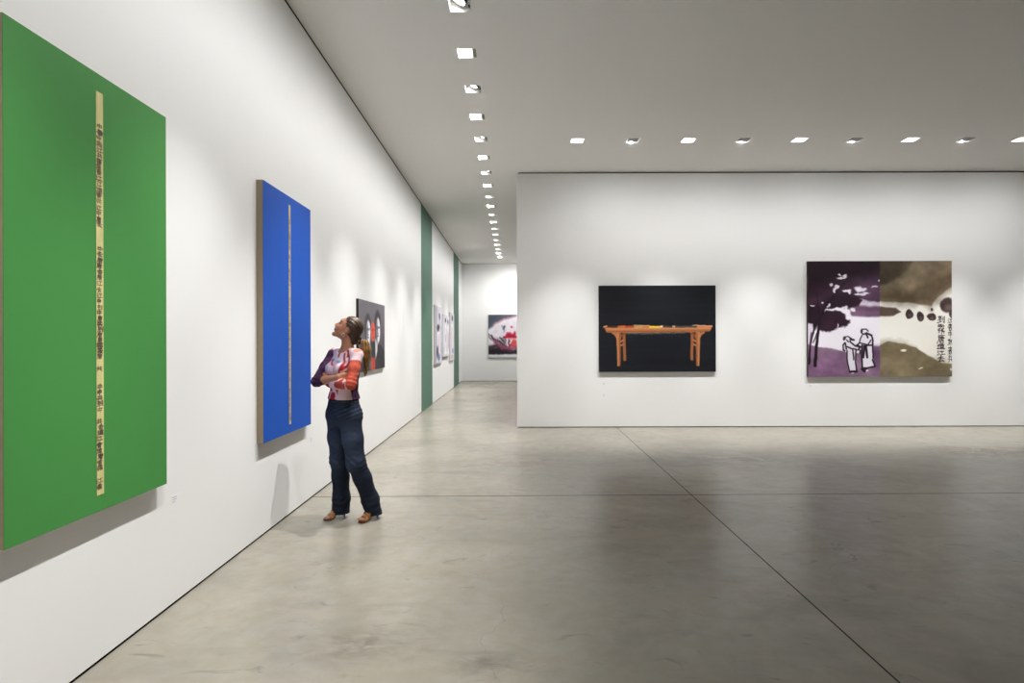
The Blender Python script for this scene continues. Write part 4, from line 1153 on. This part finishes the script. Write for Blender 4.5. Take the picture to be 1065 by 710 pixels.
# ---- sandals
M['sandal'] = mat('bronze_leather', rgb(132, 94, 44), .35, .6, noise=.15, nscale=60)
M['sole'] = mat('brown_sole', rgb(84, 52, 28), .5, .4)
M['heel'] = mat('dark_heel', rgb(30, 20, 16), .3, .5)
for heel, toe in ((HEELL, TOEL), (HEELR, TOER)):
    t = (toe - heel) / np.linalg.norm(toe - heel); sd = np.cross(Ud, t); Ln = np.linalg.norm(toe - heel)
    rel = heel - ROOT
    prof = [(-.016, .072, .018), (.01, .074, .027), (.045, .066, .025), (.085, .038, .027), (Ln - .085, .018, .038), (Ln - .05, .006, .043), (Ln - .022, .004, .036), (Ln - .006, .005, .022), (Ln + .001, .006, .008)]
    bm = bmesh.new(); rings = []
    for x, z, wd in prof:
        rings.append([bm.verts.new(Vector(rel + t * x + sd * wd * k + Ud * (z + dz))) for k, dz in ((-1, 0), (1, 0), (1.04, .006), (1, .012), (-1, .012), (-1.04, .006))])
    for a, b_ in zip(rings[:-1], rings[1:]):
        for i in range(6): bm.faces.new((a[i], a[(i + 1) % 6], b_[(i + 1) % 6], b_[i]))
    bm.faces.new(rings[0]); bm.faces.new(rings[-1])
    so = from_bm('sandal', bm, M['sole'], person, smooth=False)
    bm = bmesh.new()
    add_lathe(bm, [(.006, 0), (.0062, .012), (.0075, .04), (.013, .066), (.018, .076)], Matrix.Translation(Vector(rel + t * .006)), 14, True)
    from_bm('heel', bm, M['heel'], so, smooth=True)
    def strap(x0, x1, z0, h, wd, w=.008):
        bm = bmesh.new(); rings = []
        for k in range(15):
            a = math.pi * k / 14
            c = rel + t * (x0 + (x1 - x0) * k / 14) + sd * wd * math.cos(a) + Ud * (z0 + h * math.sin(a) ** .7)
            n = sd * math.cos(a) + Ud * math.sin(a)
            rings.append([bm.verts.new(Vector(c + t * w * i + n * .0022 * j)) for i, j in ((-1, -1), (-.85, 1), (.85, 1), (1, -1))])
        for p, q in zip(rings[:-1], rings[1:]):
            for i in range(4): bm.faces.new((p[i], p[(i + 1) % 4], q[(i + 1) % 4], q[i]))
        bm.faces.new(rings[0]); bm.faces.new(rings[-1])
        from_bm('strap', bm, M['sandal'], so)
    strap(Ln - .040, Ln - .058, .014, .036, .039); strap(Ln - .066, Ln - .078, .020, .046, .039); strap(Ln - .112, Ln - .074, .034, .052, .036)
    strap(Ln - .080, Ln - .118, .030, .062, .036); strap(.02, .02, .085, .06, .032, .005)
#PERSON-END

# ------------------------------------------------------------------ camera, world, view
cam = bpy.data.cameras.new('camera'); co = bpy.data.objects.new('camera', cam); COL.objects.link(co)
cam.sensor_width = 36.0; cam.lens = F_PX / 1065 * 36.0
cam.shift_x = -(CX - 532.5) / 1065; cam.shift_y = (CY - 355.0) / 1065
cam.clip_start = .05
co.matrix_world = Matrix.Translation((0, 0, CAM_H)) @ Matrix.Rotation(math.radians(90), 4, 'X') @ Matrix.Rotation(-ROLL, 4, 'Z')
SC.camera = co
w = bpy.data.worlds.new('world'); w.use_nodes = True; SC.world = w
w.node_tree.nodes['Background'].inputs['Color'].default_value = (.02, .02, .02, 1)
w.node_tree.nodes['Background'].inputs['Strength'].default_value = 0.0
SC.view_settings.view_transform = 'Standard'; SC.view_settings.look = 'None'
SC.view_settings.gamma = 1.0; SC.view_settings.use_curve_mapping = False
SC.view_settings.exposure = 0.0
SC.cycles.diffuse_bounces = 8
SC.cycles.max_bounces = 12
